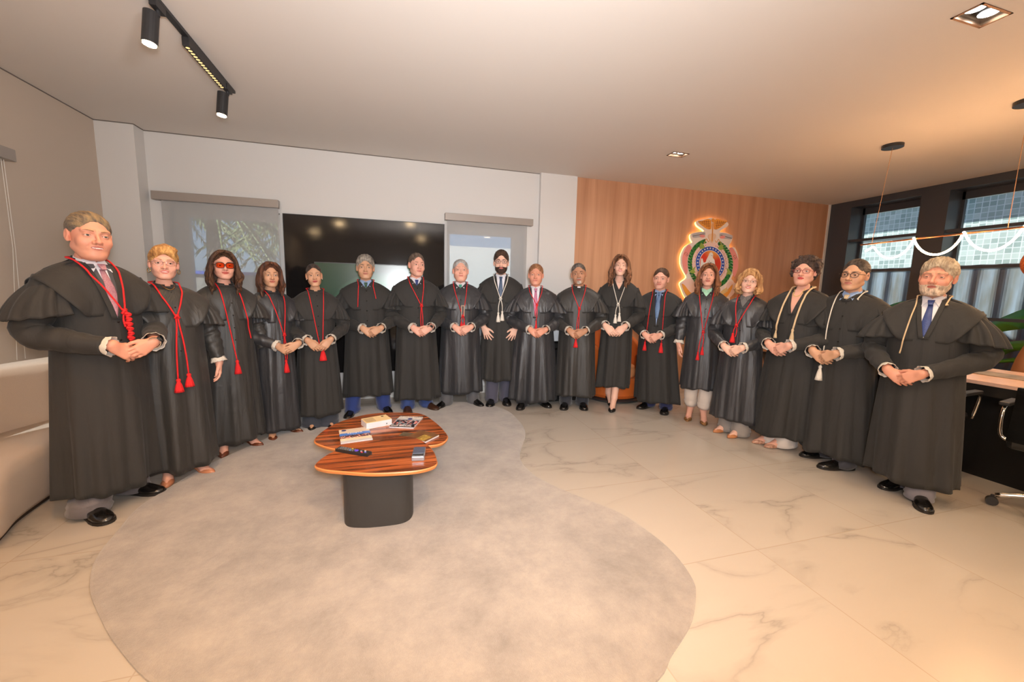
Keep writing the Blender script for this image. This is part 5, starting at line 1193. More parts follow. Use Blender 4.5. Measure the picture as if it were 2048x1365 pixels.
# 9 tall bearded man
person('tallest man, dark bearded with glasses and white cord, hands spread at his sides',
       [(984, 806, -8), (1010, 803, 8)], (993, 502), e=0, hd=(0, 0, 0), wd=1.0, skin='light', face=dict(w=.96, jaw=.98), lipc=(200, 110, 104), beard=((46, 32, 26), .9, 'full'), brow=(50, 34, 28),
       hair=dict(k='short', c=(52, 38, 30), c2=(84, 62, 48), t=.008, line=.082, vol=.008), hem=.29, vz=1.20, shirt=SHIRTW, tie=tiem('tie_slate', (54, 72, 100), (80, 100, 128)),
       cord=dict(c='w', r=.0045, knot=(.0, 1.225), ends=[(-.022, 1.07, .11, .95), (.022, 1.085, .11, .95)]), hands='open', trouser=(76, 76, 92), leg=(.08, .082), glasses=dict(m=BLKF, rx=.023, rz=.018, t=.0018, sq=2.4), shd=1.05, seed=1, buttons=0, lace=False)
# 10 short reddish man
person('short auburn haired man in shiny satin robe with a pink tie',
       [(1046, 812, -14), (1082, 808, 28)], (1067, 529), e=2, hd=(-2, 0, 0), wd=1.14, belly=.01, skin='ruddy', face=dict(w=1.04, jaw=1.06, fat=.4), lipc=(196, 120, 108), brow=(170, 120, 88), eyec=(80, 80, 76),
       hair=dict(k='short', c=(126, 84, 56), c2=(176, 128, 92), t=.005, line=.088, rough=.002), hem=.08, robe=SATIN, vz=1.12, shirt=SHIRTW, tie=tiem('tie_pink', (196, 130, 158), (170, 96, 130)), under=None,
       cord=dict(c='r', knot=(.015, 1.27), ends=[(.0, 1.13), (.012, 1.08, .11, .7)]), hc=(.03, -.27, .955), trouser=(40, 40, 44), shd=1.16, flare=1.08, buttons=1)
# 11 goatee man
person('smiling man with short grey hair and goatee in front of the black console',
       [(1131, 812, -6), (1164, 812, 8)], (1160, 527), e=0, hd=(0, 0, -6), wd=1.06, skin='brown', face=dict(w=1.04, jaw=1.06, fat=.3, smile=.15), lipc=(170, 98, 86), beard=((150, 140, 132), .7, 'goatee'), brow=(60, 50, 46),
       hair=dict(k='short', c=(70, 62, 58), c2=(120, 112, 106), t=.002, line=.097, fw=.073, rough=.0008), hem=.15, neck='stand', cord=dict(c='r', knot=(.015, 1.22), ends=[(-.01, .86, .10, 1.1), (.005, .90)]),
       hc=(.0, -.28, .94), trouser=(48, 50, 58), seed=5, shd=1.05, robe=SEMI,
       extra=lambda body, out, front, h2l, col, arms: out(MB().box(-.018, .018, float(front(0, 1.49, .010)), float(front(0, 1.49, .004)), 1.456, 1.476), 'white_collar_tab', SHIRTW))
# 12 young woman
person('young woman with long wavy brown hair, black stiletto pumps and white tasselled cord',
       [(1216, 806, 20), (1227, 817, -8)], (1237, 511), e=0, hd=(0, 0, 3), wd=.92, female=True, skin='light', face=dict(w=.93, jaw=.90, smile=.28, nose=.9, eye=.5), teeth=True, lipc=(204, 96, 100), liner=.7, brow=(80, 54, 42),
       hair=dict(k='long', c=(70, 46, 34), c2=(150, 104, 74), t=.004, line=.092, len=.255, wave=.022, side=.006, part=-.012), hem=.25, vz=1.37, shirt=None,
       cord=dict(c='w', r=.0042, knot=(.0, 1.205), ends=[(-.022, 1.09, .10, .9), (.02, 1.11, .10, .9)]), hands='meet', hc=(-.02, -.24, .90), shoe='pump', shoem=BLP, flare=.98, shd=1.0, buttons=0, hs=.97, dxy=(.02, 0),
       extra=lambda *a: necklace(*a, c='pearl', z0=1.43))
# 13 short dark haired man
person('dark haired man in blue tie with two red tassels hanging below his hands',
       [(1298, 814, -30), (1331, 822, 0)], (1317, 537), e=-6, hd=(-8, 0, 2), wd=1.06, skin='pink', face=dict(w=1.04, jaw=1.04, fat=.3), lipc=(190, 112, 100), brow=(120, 90, 70),
       hair=dict(k='short', c=(62, 44, 34), c2=(96, 70, 54), t=.004, line=.089), hem=.11, vz=1.06, shirt=blue_sh, tie=tiem('tie_steel', (76, 106, 150), (100, 130, 170)), under=nsuit, dxy=(-.06, 0),
       cord=dict(c='r', ends=[(-.115, .86, .11, 1.0), (.075, .86, .12, 1.1)]), hc=(-.02, -.27, .93), trouser=(40, 46, 84), shd=1.06, flare=1.05, buttons=0)
# 14 auburn woman
person('woman with long auburn hair, mint collar and beige trousers before the coat of arms',
       [(1379, 835, -6), (1405, 842, 6)], (1408, 529), e=0, hd=(2, 0, 0), wd=.95, female=True, skin='pink', face=dict(w=.92, jaw=.95, smile=-.05), lipc=(176, 92, 86), brow=(90, 62, 48),
       hair=dict(k='long', c=(84, 52, 36), c2=(156, 102, 66), t=.004, line=.092, len=.235, wave=.012, side=.004), hem=.37, robe=SATIN, neck='v', vz=1.40, shirt=mint,
       cord=dict(c='r', knot=(.0, 1.02), ends=[(-.035, .80, .09, .8), (.005, .86, .09, .8)]), hands='side', trouser=(206, 194, 184), leg=(.078, .072, .16), shoe='pump', shoem=LEO, flare=.98, dxy=(.0, 0))
# 15 blond woman glasses
person('smiling woman with short wavy blonde hair, thin glasses and grey trousers',
       [(1454, 862, -25), (1480, 872, -20)], (1495, 540), e=-14, hd=(-2, 0, 6), wd=1.04, female=True, skin='light', face=dict(w=1.03, jaw=1.02, fat=.3, smile=.2), teeth=True, lipc=(196, 70, 76), brow=(150, 112, 84),
       hair=dict(k='bob', c=(150, 104, 64), c2=(214, 168, 116), t=.010, line=.078, len=.13, wave=.008, side=.006, inn=.012, vol=.016), hem=.17, robe=SATIN, neck='v', vz=1.37, shirt=gblouse,
       cord=dict(c='r', knot=(-.03, 1.18), ends=[(-.055, 1.10, .10, 1.1), (-.03, 1.06)]), hc=(-.01, -.27, .94), glasses=dict(m=SILF, rx=.024, rz=.014, t=.0012, half=True), earring='stud', trouser=(138, 132, 128), leg=(.09, .10, .03), shoe='pump', shoem=TAN, fa=8, flare=1.02)
# 16 dark curly woman
def piping(body, out, front, h2l, col, arms):
    necklace(body, out, front, h2l, col, arms, 'olive', 1.41)
M['olive'] = mat('olive_beads', srgb(190, 186, 60), .4)
person('woman with dark curly hair and red framed glasses, cream trim down her robe',
       [(1544, 887, -30), (1568, 895, -28)], (1607, 516), e=-22, hd=(-14, 0, 4), wd=1.12, belly=.02, female=True, skin='pink', face=dict(w=1.04, jaw=1.06, fat=.8, smile=-.06), lipc=(190, 34, 48), liner=.5, brow=(70, 52, 44),
       hair=dict(k='curly', c=(44, 34, 32), c2=(90, 72, 64), t=.010, line=.080, n=200, cr=.016, zmin=-.07), hem=.12, neck='v', vz=1.26, shirt=None,
       cord=dict(c='c', r=.0075, ends=[(-.105, 1.10, .07, .6), (.035, 1.13, .14, .9)]), hc=(-.01, -.30, .96), glasses=dict(m=REDF, rx=.026, rz=.016, t=.0020, sq=2.8), trouser=(214, 206, 200), leg=(.085, .10, .03), shoe='sandal', shoem=SND, dxy=(.05, .0), flare=1.04, extra=piping, buttons=0)
# 17 man round glasses
person('dark haired man in round black glasses with a white tassel below his hands',
       [(1650, 915, -32), (1688, 938, -30)], (1697, 520), e=-20, hd=(-18, 0, 4), wd=1.08, belly=.01, skin='tan', face=dict(w=1.0, jaw=1.02, fat=.2), lipc=(186, 110, 98), brow=(80, 70, 64),
       hair=dict(k='short', c=(46, 38, 34), c2=(96, 86, 78), t=.004, line=.096, rough=.001), hem=.09, neck='v', vz=1.42, shirt=blue_sh, tie=tiem('tie_cream', (206, 190, 160), (186, 166, 136)),
       cord=dict(c='w', ends=[(-.09, .86, .13, 1.1), (.08, 1.42)]), hc=(-.02, -.30, .96), glasses=dict(m=BLKF, rx=.024, rz=.019, t=.0021), trouser=(58, 58, 64), shd=1.08, dxy=(-.03, .0))
# 18 rightmost man
person('stout man with white hair and white beard in blue tie, rightmost of the row',
       [(1802, 973, -22), (1836, 1002, 18)], (1878, 519), e=-6, hd=(-10, 0, 4), wd=1.06, belly=.03, skin='ruddy', face=dict(w=1.08, jaw=1.10, fat=.6, smile=.12, eye=.5), lipc=(180, 96, 84), beard=((172, 152, 134), .7, 'full'), brow=(150, 124, 100),
       hair=dict(k='short', c=(150, 132, 112), c2=(204, 188, 164), t=.010, line=.074, rough=.003, vol=.010), hem=.13, neck='v', vz=1.20, shirt=SHIRTW, tie=tiem('tie_blue', (40, 56, 110), (56, 74, 130)),
       cord=dict(c='c', r=.0045, ends=[(-.11, 1.07), (.085, 1.43)]), hc=(-.05, -.31, .93), trouser=(120, 118, 128), shd=1.16, seed=5, dxy=(-.03, 0), flare=1.0, bd=1.2, buttons=0)
# ================================================================ emblem on the wood wall
EY = 5.115
def ep(x, y):   # crop coordinates of the emblem -> wall plane x,z
    p = ony(1330+x/7.582, 420+y/7.582, EY-.05); return (p[0], p[2])
emb = empty('coat_of_arms', (4.62, EY, 1.9), 0, 'backlit coat of arms with golden wings and starry blue ring on the wood wall', 'wall emblem')
_layer = [0]
def plate(name, polys, y, t, m, smooth_n=0, px=True, parent=None):
    mb = MB()
    for poly in polys:
        q = smoothpoly(poly, smooth_n) if smooth_n else poly
        q = [ep(*p) for p in q] if px else q
        n = len(q); V = [(a-4.62, y, b-1.9) for a, b in q]+[(a-4.62, y-t, b-1.9) for a, b in q]
        mb.add(V, [tuple(range(n)), tuple(range(n, 2*n))[::-1]]+[(i, (i+1) % n, n+(i+1) % n, n+i) for i in range(n)])
    return mb.build(name, m, parent or emb)
outl = [(700, 118), (780, 140), (900, 170), (960, 200), (950, 250), (830, 330), (940, 350), (1020, 400), (1015, 470), (975, 540), (1000, 580), (1060, 570), (1110, 690), (1110, 800), (1070, 920), (1010, 1040), (1045, 1090), (1030, 1180), (990, 1290), (960, 1400), (700, 1480), (400, 1420), (310, 1330), (250, 1190), (235, 1110), (330, 1030), (290, 940), (245, 830), (245, 700), (300, 570), (380, 510), (420, 490), (395, 440), (395, 370), (470, 340), (600, 320), (500, 240), (480, 175), (560, 145), (640, 135)]
acr = mat('acrylic_white', srgb(236, 222, 212), .4)
plate('glow_edge', [[((x-690)*.985+690, (y-780)*.985+780) for x, y in outl]], -.006, .020, mat('led_edge', (1, .8, .4), .5, emit=(1, .58, .14), es=4.5), 3)
plate('backing', [outl], -.034, .012, acr, 3)
def mirror(poly, cx=690): return [(2*cx-x-6, y+(2*cx-2*x)*.055) for x, y in poly]
pink = mat('pink_enamel', srgb(236, 150, 142), .4); pale = mat('pale_enamel', srgb(240, 206, 196), .4); gold = mat('gold_enamel', srgb(236, 160, 66), .35); line = mat('line_enamel', srgb(120, 50, 30), .5)
L1 = [(360, 530), (400, 560), (395, 620), (350, 700), (340, 800), (345, 930), (320, 980), (285, 900), (262, 800), (268, 690), (310, 590)]
plate('scroll', [L1, mirror(L1)], -.046, .004, pink, 2)
L2 = [(620, 500), (760, 500), (880, 560), (960, 700), (975, 860), (920, 1060), (820, 1180), (560, 1180), (420, 1040), (350, 860), (380, 680), (480, 540)]
plate('field', [L2], -.046, .004, pale, 4)
L3 = [(330, 1060), (400, 1050), (460, 1150), (440, 1250), (380, 1290), (300, 1180), (270, 1100)]
plate('lower_scroll', [L3, mirror(L3)], -.0465, .004, pale, 2)
# wings
wl = [(505, 170), (560, 168), (640, 140), (690, 150), (700, 180), (700, 290), (640, 290), (590, 260), (545, 225), (515, 195)]
plate('wing', [wl, [(2*722-x, y+(722-x)*-.05+3) for x, y in wl]], -.046, .006, gold, 2)
fl = []
for s in (-1, 1):
    for q in range(5):
        a = (722+s*(210-q*36), 172+q*26+(s > 0)*14); b2_ = (722+s*40, 178+q*26+(s > 0)*4)
        fl.append([a, b2_, (b2_[0], b2_[1]+5), (a[0], a[1]+5)])
    for q in range(5):
        x0 = 722+s*(70+q*30); fl.append([(x0, 160+q*5), (x0+4, 160+q*5), (x0-s*12+4, 265-q*18), (x0-s*12, 265-q*18)])
plate('feather_lines', fl, -.0522, .0012, line)
plate('helmet', [[(660, 380), (700, 360), (760, 365), (775, 410), (740, 470), (712, 510), (680, 460), (655, 420)]], -.046, .006, mat('cream_enamel', srgb(232, 200, 170), .4), 3)
plate('staff', [[(716, 200), (730, 200), (716, 480), (704, 480)]], -.053, .004, gold)
plate('staff_knob', [[(704, 150), (722, 130), (745, 145), (748, 175), (728, 195), (708, 180)]], -.053, .006, gold, 3)
rb = [(415, 370), (470, 350), (560, 330), (610, 345), (600, 400), (560, 415), (500, 420), (430, 425)]
plate('ribbon', [rb], -.047, .005, mat('silver_enamel', srgb(190, 184, 186), .35), 2); plate('ribbon', [[(2*720-x, y+22) for x, y in rb]], -.047, .005, mat('silver_enamel', srgb(190, 184, 186), .35), 2)
hb = [(520, 390), (560, 375), (600, 390), (595, 415), (550, 420)]
plate('rose', [hb, [(2*716-x, y+16) for x, y in hb]], -.053, .003, pink, 3)
plate('ribbon_line', [[(420, 395), (600, 360), (600, 366), (420, 402)], [(840, 380), (1010, 430), (1010, 437), (840, 387)]], -.053, .001, inkm)
sc_ = []
for s in (-1, 1):
    for q in range(14):
        t0, t1 = q/14*5.0, (q+1)/14*5.0
        for (cx_, cy_, r0) in ((320, 665, 40), (1050, 710, 36)):
            pass
    cxy = (320, 665) if s < 0 else (1052, 712)
    pts_ = [(cxy[0]+s*(6+30*u)*cos(u*9), cxy[1]+(6+30*u)*sin(u*9)) for u in np.linspace(0, 1, 22)]
    for a, b2_ in zip(pts_[:-1], pts_[1:]):
        sc_.append([a, b2_, (b2_[0]+4, b2_[1]+4), (a[0]+4, a[1]+4)])
plate('scroll_line', sc_, -.0505, .001, line)
# wreath of leaves
grns = [mat('leaf_dark', srgb(24, 96, 44), .45), mat('leaf_mid', srgb(50, 130, 50), .45)]; lv1, lv2 = [], []
for q in range(46):
    a = radians(22+q/45*316)-pi
    cxx, cyy = 685+308*sin(a+pi), 820-350*cos(a+pi)*1.0
    cxx += (cyy-820)*-.0; cyy += (cxx-685)*.05
    for s in (-1, 1):
        th = a+pi+s*.5; L_ = 62; W_ = 20
        tx, ty = cos(th), sin(th)
        if cyy > 820: pass
        ox, oy = cxx, cyy
        leaf = [(ox, oy), (ox+tx*L_*.5-ty*W_, oy+ty*L_*.5+tx*W_), (ox+tx*L_, oy+ty*L_), (ox+tx*L_*.5+ty*W_, oy+ty*L_*.5-tx*W_)]
        (lv1 if (q+(s > 0)) % 2 else lv2).append(leaf)
plate('wreath', lv1, -.051, .004, grns[0]); plate('wreath_leaf', lv2, -.0525, .004, grns[1])
gm = mat('leaf_yellow', srgb(178, 190, 60), .45)
plate('wreath_tip', [[(l[2][0]-6, l[2][1]-6), (l[2][0]+7, l[2][1]-3), (l[2][0], l[2][1]+12)] for l in lv1[::2]], -.056, .002, gm)
# red berries branches
bb = []
for q in range(26):
    for s in (-1, 1):
        a = radians(20+q*5.4); rr = 232+8*sin(q*2.1)
        x_, y_ = 690+s*rr*sin(a)*1.0, 800-300*cos(a)*.9
        y_ += (x_-690)*.05; bb.append([(x_-7, y_), (x_, y_-7), (x_+7, y_), (x_, y_+7)])
plate('berries', bb, -.051, .003, mat('berry_red', srgb(190, 70, 66), .4))
el = lambda cx_, cy_, a_, b_, n=48: [(cx_+a_*sin(t), cy_-b_*cos(t)+a_*sin(t)*.05) for t in np.arange(n)*2*pi/n]
plate('ring_edge', [el(682, 810, 226, 262)], -.051, .003, acr)
plate('blue_ring', [el(682, 810, 216, 252)], -.053, .003, mat('blue_enamel', srgb(34, 74, 176), .35))
plate('inner_edge', [el(682, 812, 168, 200)], -.055, .003, acr)
redm = bpy.data.materials.new('red_enamel'); redm.use_nodes = True; _nt = redm.node_tree; _b = _nt.nodes['Principled BSDF']
_tc = N(_nt, 'ShaderNodeTexCoord'); _gr = N(_nt, 'ShaderNodeTexGradient', gradient_type='SPHERICAL'); _mp = N(_nt, 'ShaderNodeMapping'); _mp.inputs['Scale'].default_value = (5, .01, 5); _mp.inputs['Location'].default_value = (0, 0, -.9)
_cr = ramp(_nt, [(0, srgb(218, 60, 36)), (.9, srgb(246, 190, 90))]); _nt.links.new(_tc.outputs['Object'], _mp.inputs[0]); _nt.links.new(_mp.outputs[0], _gr.inputs[0]); _nt.links.new(_gr.outputs[0], _cr.inputs[0]); _nt.links.new(_cr.outputs[0], _b.inputs['Base Color'])
plate('red_field', [el(682, 812, 158, 190)], -.057, .003, redm)
stars = []
for q in range(28):
    t = q*2*pi/28; cx_, cy_ = 682+192*sin(t), 810-226*cos(t)+192*sin(t)*.05
    stars.append([(cx_+(17 if k % 2 == 0 else 7)*sin(k*pi/5), cy_-(17 if k % 2 == 0 else 7)*cos(k*pi/5)) for k in range(10)])
plate('stars', stars, -.0555, .002, wht)
fig = [(650, 700), (668, 655), (700, 645), (720, 680), (715, 730), (740, 760), (752, 860), (765, 1000), (620, 1000), (560, 960), (530, 850), (540, 745), (560, 745), (575, 800), (610, 790), (620, 755)]
plate('figure', [fig], -.060, .004, wht, 2)
plate('figure_line', [[(655, 770), (660, 770), (672, 800), (700, 795), (702, 799), (672, 806)], [(640, 790), (645, 790), (650, 990), (645, 990)], [(700, 810), (705, 810), (716, 990), (711, 990)], [(690, 690), (712, 700), (712, 704), (690, 694)], [(600, 820), (640, 830), (640, 834), (600, 824)]], -.064, .001, inkm)
lp = [(515, 560), (540, 500), (575, 520), (600, 570), (570, 595), (530, 590)]; lq = [(370, 935), (410, 900), (455, 860), (440, 920), (460, 950), (400, 965)]
plate('lily_leaf', [lp, lq, [(2*700-x, y+15) for x, y in lp], [(2*692-x, y+20) for x, y in lq]], -.054, .004, mat('leaf_pale', srgb(150, 170, 76), .45))
sw = []
for s in (-1, 1):
    for k in range(12):
        u0, u1 = k/12, (k+1)/12
        f = lambda u: (715+s*(40+90*u), 450+20*u+26*sin(u*8)+(s > 0)*8)
        a, b2_ = f(u0), f(u1); sw.append([a, b2_, (b2_[0], b2_[1]+11), (a[0], a[1]+11)])
plate('gold_swirl', sw, -.055, .004, gold)
bn = [(250, 1120), (300, 1150), (380, 1250), (520, 1330), (690, 1350), (850, 1310), (960, 1200), (1020, 1130), (1010, 1200), (950, 1300), (860, 1380), (690, 1420), (500, 1400), (360, 1330), (290, 1240)]
plate('banner', [bn], -.052, .004, gold, 2)
plate('banner_scroll', [[(835, 1245), (930, 1175), (950, 1230), (850, 1300)]], -.056, .003, mat('parchment', srgb(226, 190, 130), .5))
# ---------------------------------------------------------------- behind the group, centre
leat = mat('tan_leather', srgb(190, 96, 40), .32, bump=.08, bscale=90); leat2 = mat('tan_leather_inner', srgb(214, 150, 100), .4)
ac = empty('barrel_armchair', (2.76, 4.62, 0), 0, 'orange tan leather barrel swivel armchair behind the young woman in heels', 'armchair')
MB().lathe([(.36, .0), (.385, .012), (.385, .03), (.35, .045), (.001, .045)], 48).build('base_ring', M['dark'], ac, smooth=False)
sh = []
for t in np.linspace(0, 1, 40):
    a = radians(-150+300*t)+pi/2; h_ = .60+.34*(0.5+.5*cos((t-.5)*2*pi))**.8
    ro, ri = .36, .30
    row = [(ro*cos(a)*.97, ro*sin(a)*.97, .30), (ro*cos(a), ro*sin(a), .5), (ro*cos(a)*1.0, ro*sin(a)*1.0, h_-.03), ((ro-.02)*cos(a), (ro-.02)*sin(a), h_), ((ri+.01)*cos(a), (ri+.01)*sin(a), h_), (ri*cos(a), ri*sin(a), h_-.03), (ri*cos(a), ri*sin(a), .42)]
    sh.append(row)
MB().grid(sh).build('shell', leat, ac, smooth=True)
MB().lathe([(.001, .05), (.34, .05), (.362, .09), (.362, .28), (.35, .31), (.001, .31)], 48).build('drum', leat, ac, smooth=False)
MB().lathe([(.001, .30), (.29, .30), (.30, .33), (.29, .42), (.25, .44), (.001, .44)], 40).build('seat_cushion', leat2, ac, smooth=True)
# console
cs = empty('console_cabinet', (2.1, 4.78, 0), 0, 'low black console cabinet behind the man with the grey goatee', 'cabinet')
MB().box(-.28, .27, -.25, .2, 0, .74).build('body', mat('console_black', srgb(26, 26, 27), .35), cs, bevel=.004)
MB().box(-.29, .28, -.26, .21, .74, .765).build('top', mat('console_top', srgb(16, 16, 17), .2), cs)
MB().box(-.24, .0, -.262, -.25, .66, .68).build('handle', M['chrome'], cs)
bxw = MB().box(-.12, .10, -.05, .05, .765, .96).build('white_box', mat('white_box', srgb(205, 208, 214), .4)); bxw.location = (1.98, 4.62, 0); tag(bxw, 'pale white box standing on the black console between two men', 'box')
for v in bxw.data.vertices: pass
wb = MB().box(-.09, -.03, -.04, .04, .96, 1.0).box(-.03, .03, -.04, .04, .96, 1.03).box(.03, .10, -.04, .04, .96, 1.07).build('wooden_ornament', mat('walnut', srgb(130, 92, 66), .5)); wb.location = (1.98, 4.62, 0); tag(wb, 'stepped brown wooden ornament on top of the pale box', 'ornament')
# ---------------------------------------------------------------- desk and office chairs
dk = empty('desk', (4.8, 1.9, 0), 0, 'long black desk with a pale pink top at the right edge', 'desk')
MB().box(-.46, .46, -1.2, 1.25, .735, .765).build('desktop', mat('pink_stone', srgb(226, 190, 172), .2, noise=srgb(214, 176, 158), nscale=3), dk, bevel=.003)
MB().box(-.455, .455, -1.19, 1.24, .655, .735).build('apron', mat('desk_black', srgb(30, 29, 28), .35), dk)
MB().box(-.40, .40, -1.1, 1.15, 0, .655).build('pedestal', mat('desk_dark', srgb(14, 14, 15), .35), dk)
MB().box(-.10, .16, -1.2, 1.1, .765, .772).build('stone_runner', mat('grey_stone', srgb(150, 136, 118), .4, noise=srgb(110, 98, 84), nscale=14), dk)
def office_chair(loc, rz, label, lm, top_z=1.0, head=False, arms=True):
    r = empty('office_chair', loc, rz, label, 'office chair')
    # seat faces local -y
    MB().box(-.25, .25, -.25, .23, .44, .52).build('seat', lm, r, bevel=.03)
    P = []
    for z in np.linspace(.50, top_z, 9):
        t = (z-.5)/(top_z-.5); hw = .24-.03*t**2; y0 = .22+.10*t-.05*sin(t*pi)
        P.append([(-hw, y0, z), (-hw*.6, y0+.02, z), (0, y0+.03, z), (hw*.6, y0+.02, z), (hw, y0, z), (hw, y0+.05, z), (0, y0+.085, z), (-hw, y0+.05, z)])
    MB().grid(P, closev=True, capu=True).build('backrest', lm, r, smooth=True)
    if head:
        MB().box(-.17, .17, .33, .40, top_z+.03, top_z+.20).build('headrest', lm, r, bevel=.03)
        MB().tube([(0, .38, top_z-.05), (0, .38, top_z+.06)], .015, 8).build('headrest_post', M['chrome'], r)
    if arms:
        for s in (-1, 1):
            MB().tube(spline([(s*.24, .10, .46), (s*.30, .10, .50), (s*.31, .08, .66), (s*.31, -.02, .69), (s*.31, -.16, .68), (s*.30, -.2, .62), (s*.28, -.2, .48)], 5), .011, 8).build('armrest', M['chrome'], r, smooth=True)
            MB().box(s*.31-.025, s*.31+.025, -.15, .09, .69, .715).build('arm_pad', M['dark'], r, bevel=.006)
    MB().tube([(0, 0, .10), (0, 0, .44)], .028, 12).build('column', M['chrome'], r)
    for k in range(5):
        a = k*2*pi/5+.3
        lg = MB().tube(spline([(0.02*cos(a), .02*sin(a), .12), (.16*cos(a), .16*sin(a), .115), (.29*cos(a), .29*sin(a), .075)], 5), [.02]*5+[.017]*5+[.014], 8).build('base_leg', M['chrome'], r, smooth=True)
        MB().tube([(.30*cos(a)-.018*sin(a), .30*sin(a)+.018*cos(a), .031), (.30*cos(a)+.018*sin(a), .30*sin(a)-.018*cos(a), .031)], .030, 14).box(.30*cos(a)-.008, .30*cos(a)+.008, .30*sin(a)-.008, .30*sin(a)+.008, .04, .075).build('caster', M['dark'], lg)
    return r
bl = mat('black_leather', srgb(24, 24, 24), .4)
office_chair((4.02, 1.27, 0), radians(100), 'black office chair with chrome arms, cut off by the right edge', bl, .86)
office_chair((4.02, 2.12, 0), radians(95), 'black visitor chair tucked at the desk behind the man with the white beard', bl, .82)
office_chair((3.95, 2.98, 0), radians(100), 'black visitor chair behind the man in round glasses, only its wheels showing', bl, .82)
office_chair((5.72, 2.15, 0), radians(-90), 'brown leather executive chair with a headrest on the far side of the desk', mat('brown_leather', srgb(132, 88, 56), .45), .98, head=True, arms=False)
wd = empty('woven_lamp', (5.6, 2.13, 1.735), 0, 'round orange woven lamp cut off by the right edge in front of the window', 'lamp')
P = [[(.17*sin(t)*cos(a), .17*sin(t)*sin(a), .165*cos(t)) for a in np.linspace(0, 2*pi, 48, endpoint=False)] for t in np.linspace(.25, pi-.25, 20)]
MB().grid(P, closev=True).build('shade', mat('woven_orange', srgb(190, 100, 48), .7, bump=1, bscale=90, noise=srgb(120, 60, 26), nscale=80), wd, smooth=True, solid=.006)
MB().tube([(0, 0, .16), (0, 0, HC-1.735-.01)], .003, 6).build('cord', M['dark'], wd)
MB().lathe([(.05, 0), (.05, -.02), (.001, -.02)], 20, (0, 0, HC-1.735)).build('canopy', M['dark'], wd)
# ---------------------------------------------------------------- outside
def tilewall():
    m = bpy.data.materials.new('mosaic'); m.use_nodes = True; nt = m.node_tree; b = nt.nodes['Principled BSDF']; L = nt.links.new
    tc = N(nt, 'ShaderNodeTexCoord'); mp = N(nt, 'ShaderNodeMapping'); mp.inputs['Rotation'].default_value = (radians(90), 0, radians(90)); L(tc.outputs['Object'], mp.inputs[0])
    br = N(nt, 'ShaderNodeTexBrick'); br.offset = 0; br.inputs['Scale'].default_value = 1; br.inputs['Brick Width'].default_value = .085; br.inputs['Row Height'].default_value = .085; br.inputs['Mortar Size'].default_value = .006
    br.inputs['Color1'].default_value = (*srgb(214, 222, 214), 1); br.inputs['Color2'].default_value = (*srgb(160, 176, 168), 1); br.inputs['Mortar'].default_value = (*srgb(236, 238, 234), 1)
    sx = N(nt, 'ShaderNodeSeparateXYZ'); L(tc.outputs['Object'], sx.inputs[0]); cb_ = N(nt, 'ShaderNodeCombineXYZ'); L(sx.outputs[1], cb_.inputs[0]); L(sx.outputs[2], cb_.inputs[1]); L(cb_.outputs[0], br.inputs['Vector'])
    L(br.outputs['Color'], b.inputs['Base Color']); b.inputs['Roughness'].default_value = .4
    return m
o = MB().box(9.2, 9.4, -8, 20, -.1, 3.9).build('neighbour_wall', tilewall()); tag(o, 'pale mosaic tiled neighbouring wall seen above the fence outside', 'wall', kind='structure')
o = MB().box(8.86, 9.25, -8, 20, 3.35, 3.45).build('eave', mat('eave', srgb(180, 180, 176), .8)); tag(o, 'concrete eave of the neighbouring building', 'eave', kind='structure')
P = []
for y in np.arange(-4, 12, .03):
    P.append([(8.45+.03*sin(y*2*pi/.28), y, -.1), (8.45+.03*sin(y*2*pi/.28), y, 1.92)])
o = MB().grid(P).build('corrugated_fence', mat('peeling_zinc', srgb(120, 132, 142), .7, noise=srgb(96, 98, 94), nscale=3, stretch=(4, 4, .6)), solid=.01); tag(o, 'weathered corrugated metal fence outside the window wall', 'fence')
def leafplant(nm, base, leaves, label, m, cat='plant'):
    r = empty(nm, base, 0, label, cat)
    for (tip, wd_, arch) in leaves:
        tip = np.array(tip)-np.array(base); n = 16; P = []
        side = np.cross(tip, (0, 0, 1)); side /= np.linalg.norm(side)
        for i in range(n+1):
            t = i/n; c = tip*np.array([t**1.2, t**1.2, 0])+np.array([0, 0, tip[2]*t+arch*sin(pi*t)])
            wv = wd_*max(.06, sin(pi*min(1, max(0, (t-.25)/.75)))**.6) if t > .25 else wd_*.06
            sv_ = side*.4+np.array([0, 0, .9]); P.append([c-sv_*wv+np.array([.03, 0, 0]), c, c+sv_*wv+np.array([.03, 0, 0])])
        MB().grid(P).build('leaf', m, r, smooth=True, solid=.004)
    return r
bleaf = mat('banana_leaf', srgb(96, 170, 40), .4)
leafplant('banana_plant', (7.75, 1.9, -.1), [((7.62, 3.5, .90), .17, .75), ((7.6, 3.42, .72), .08, .45), ((7.62, 3.3, .55), .05, .4), ((7.8, .9, 1.4), .14, .4), ((7.9, 1.5, 1.9), .14, .2)], 'broad leaved green plant outside the window at the right edge', bleaf)
leafplant('banana_plant', (7.75, 3.5, -.1), [((7.6, 4.62, 1.18), .13, .55), ((7.7, 3.0, .8), .08, .3), ((7.8, 3.9, 1.0), .10, .2)], 'green plant outside the window between the two rightmost men', bleaf)
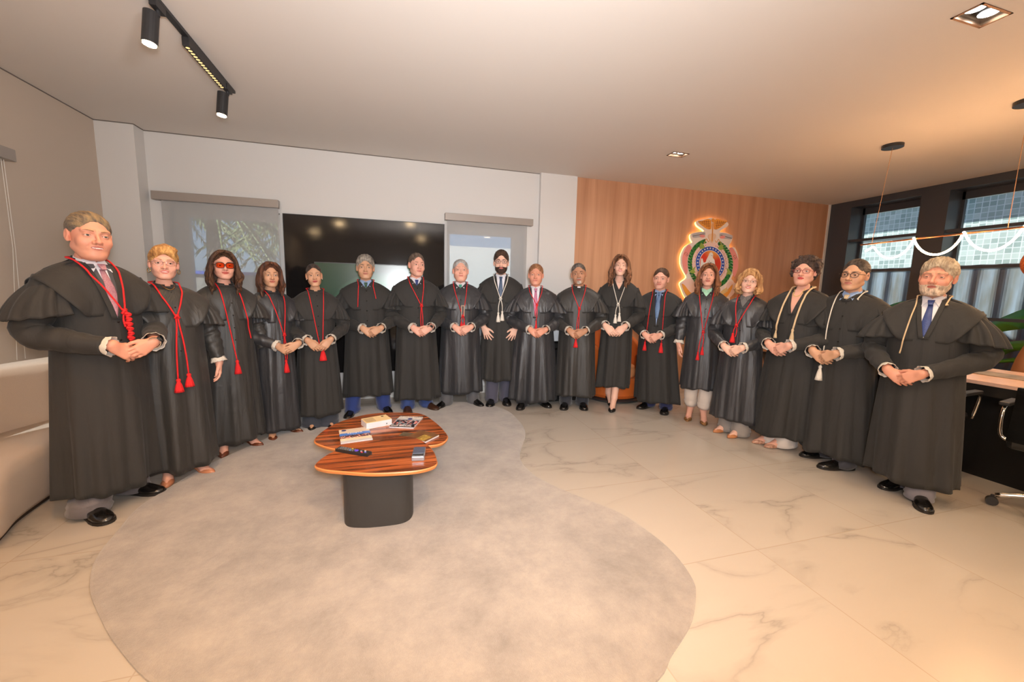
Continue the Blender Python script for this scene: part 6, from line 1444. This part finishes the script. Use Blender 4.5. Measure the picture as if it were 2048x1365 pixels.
# palms behind the left back window
pm = mat('palm_leaf', srgb(150, 160, 110), .5, noise=srgb(96, 112, 70), nscale=4)
def palm(base, h, label, seed):
    r = empty('palm_tree', base, 0, label, 'palm tree', 'palm trees outside the left back window'); rs = np.random.RandomState(seed)
    MB().tube([(0, 0, 0), (.1, 0, h*.5), (.05, 0, h)], [.16, .12, .1], 10).build('trunk', mat('palm_bark', srgb(120, 104, 84), .9), r)
    mb = MB()
    for k in range(30):
        a = k*2*pi/30*1.0+rs.rand()*.3; L_ = 2.2+rs.rand()*.7; dz = .9-rs.rand()*1.3
        rib = np.array([(L_*t*cos(a), L_*t*sin(a), h+dz*t-1.5*t*t) for t in np.linspace(0, 1, 12)])
        mb.tube(rib, .014, 4)
        for i in range(1, 12):
            for q in (0, .33, .66):
                c = rib[i-1]*(1-q)+rib[i]*q; l2 = .55*(1-i/15)
                for s in (-1, 1):
                    e = c+np.array([-sin(a)*s*l2*.8+cos(a)*.15, cos(a)*s*l2*.8+sin(a)*.15, -.35*l2-rs.rand()*.2]); wv = np.array([cos(a)*.032, sin(a)*.032, 0])
                    mb.add([c-wv, c+wv, e], [(0, 1, 2)])
    mb.build('fronds', pm, r)
palm((-3.2, 8.6, -.1), 3.0, 'nearest coconut palm outside the left back window', 3); palm((-6.0, 11.6, -.1), 3.9, 'tall coconut palm farther left outside the left back window', 4); palm((-2.2, 12.6, -.1), 3.2, 'distant coconut palm at the right of the left back window', 5)
o = MB().box(-6, .3, 6.5, 6.56, 1.50, 1.545).build('blue_rail', mat('blue_paint', srgb(40, 90, 200), .5)); tag(o, 'bright blue rail outside the left back window', 'rail')
o = MB().box(-6, .3, 6.54, 6.62, -.1, 1.50).build('garden_wall', mat('garden_wall', srgb(150, 146, 140), .9)); tag(o, 'low grey garden wall below the blue rail', 'wall', kind='structure')
o = MB().box(.3, 6.5, 6.9, 7.1, -.1, 2.1).build('white_block_wall', mat('white_blocks', srgb(210, 210, 208), .8)); tag(o, 'white painted block wall outside the right back window', 'wall', kind='structure')
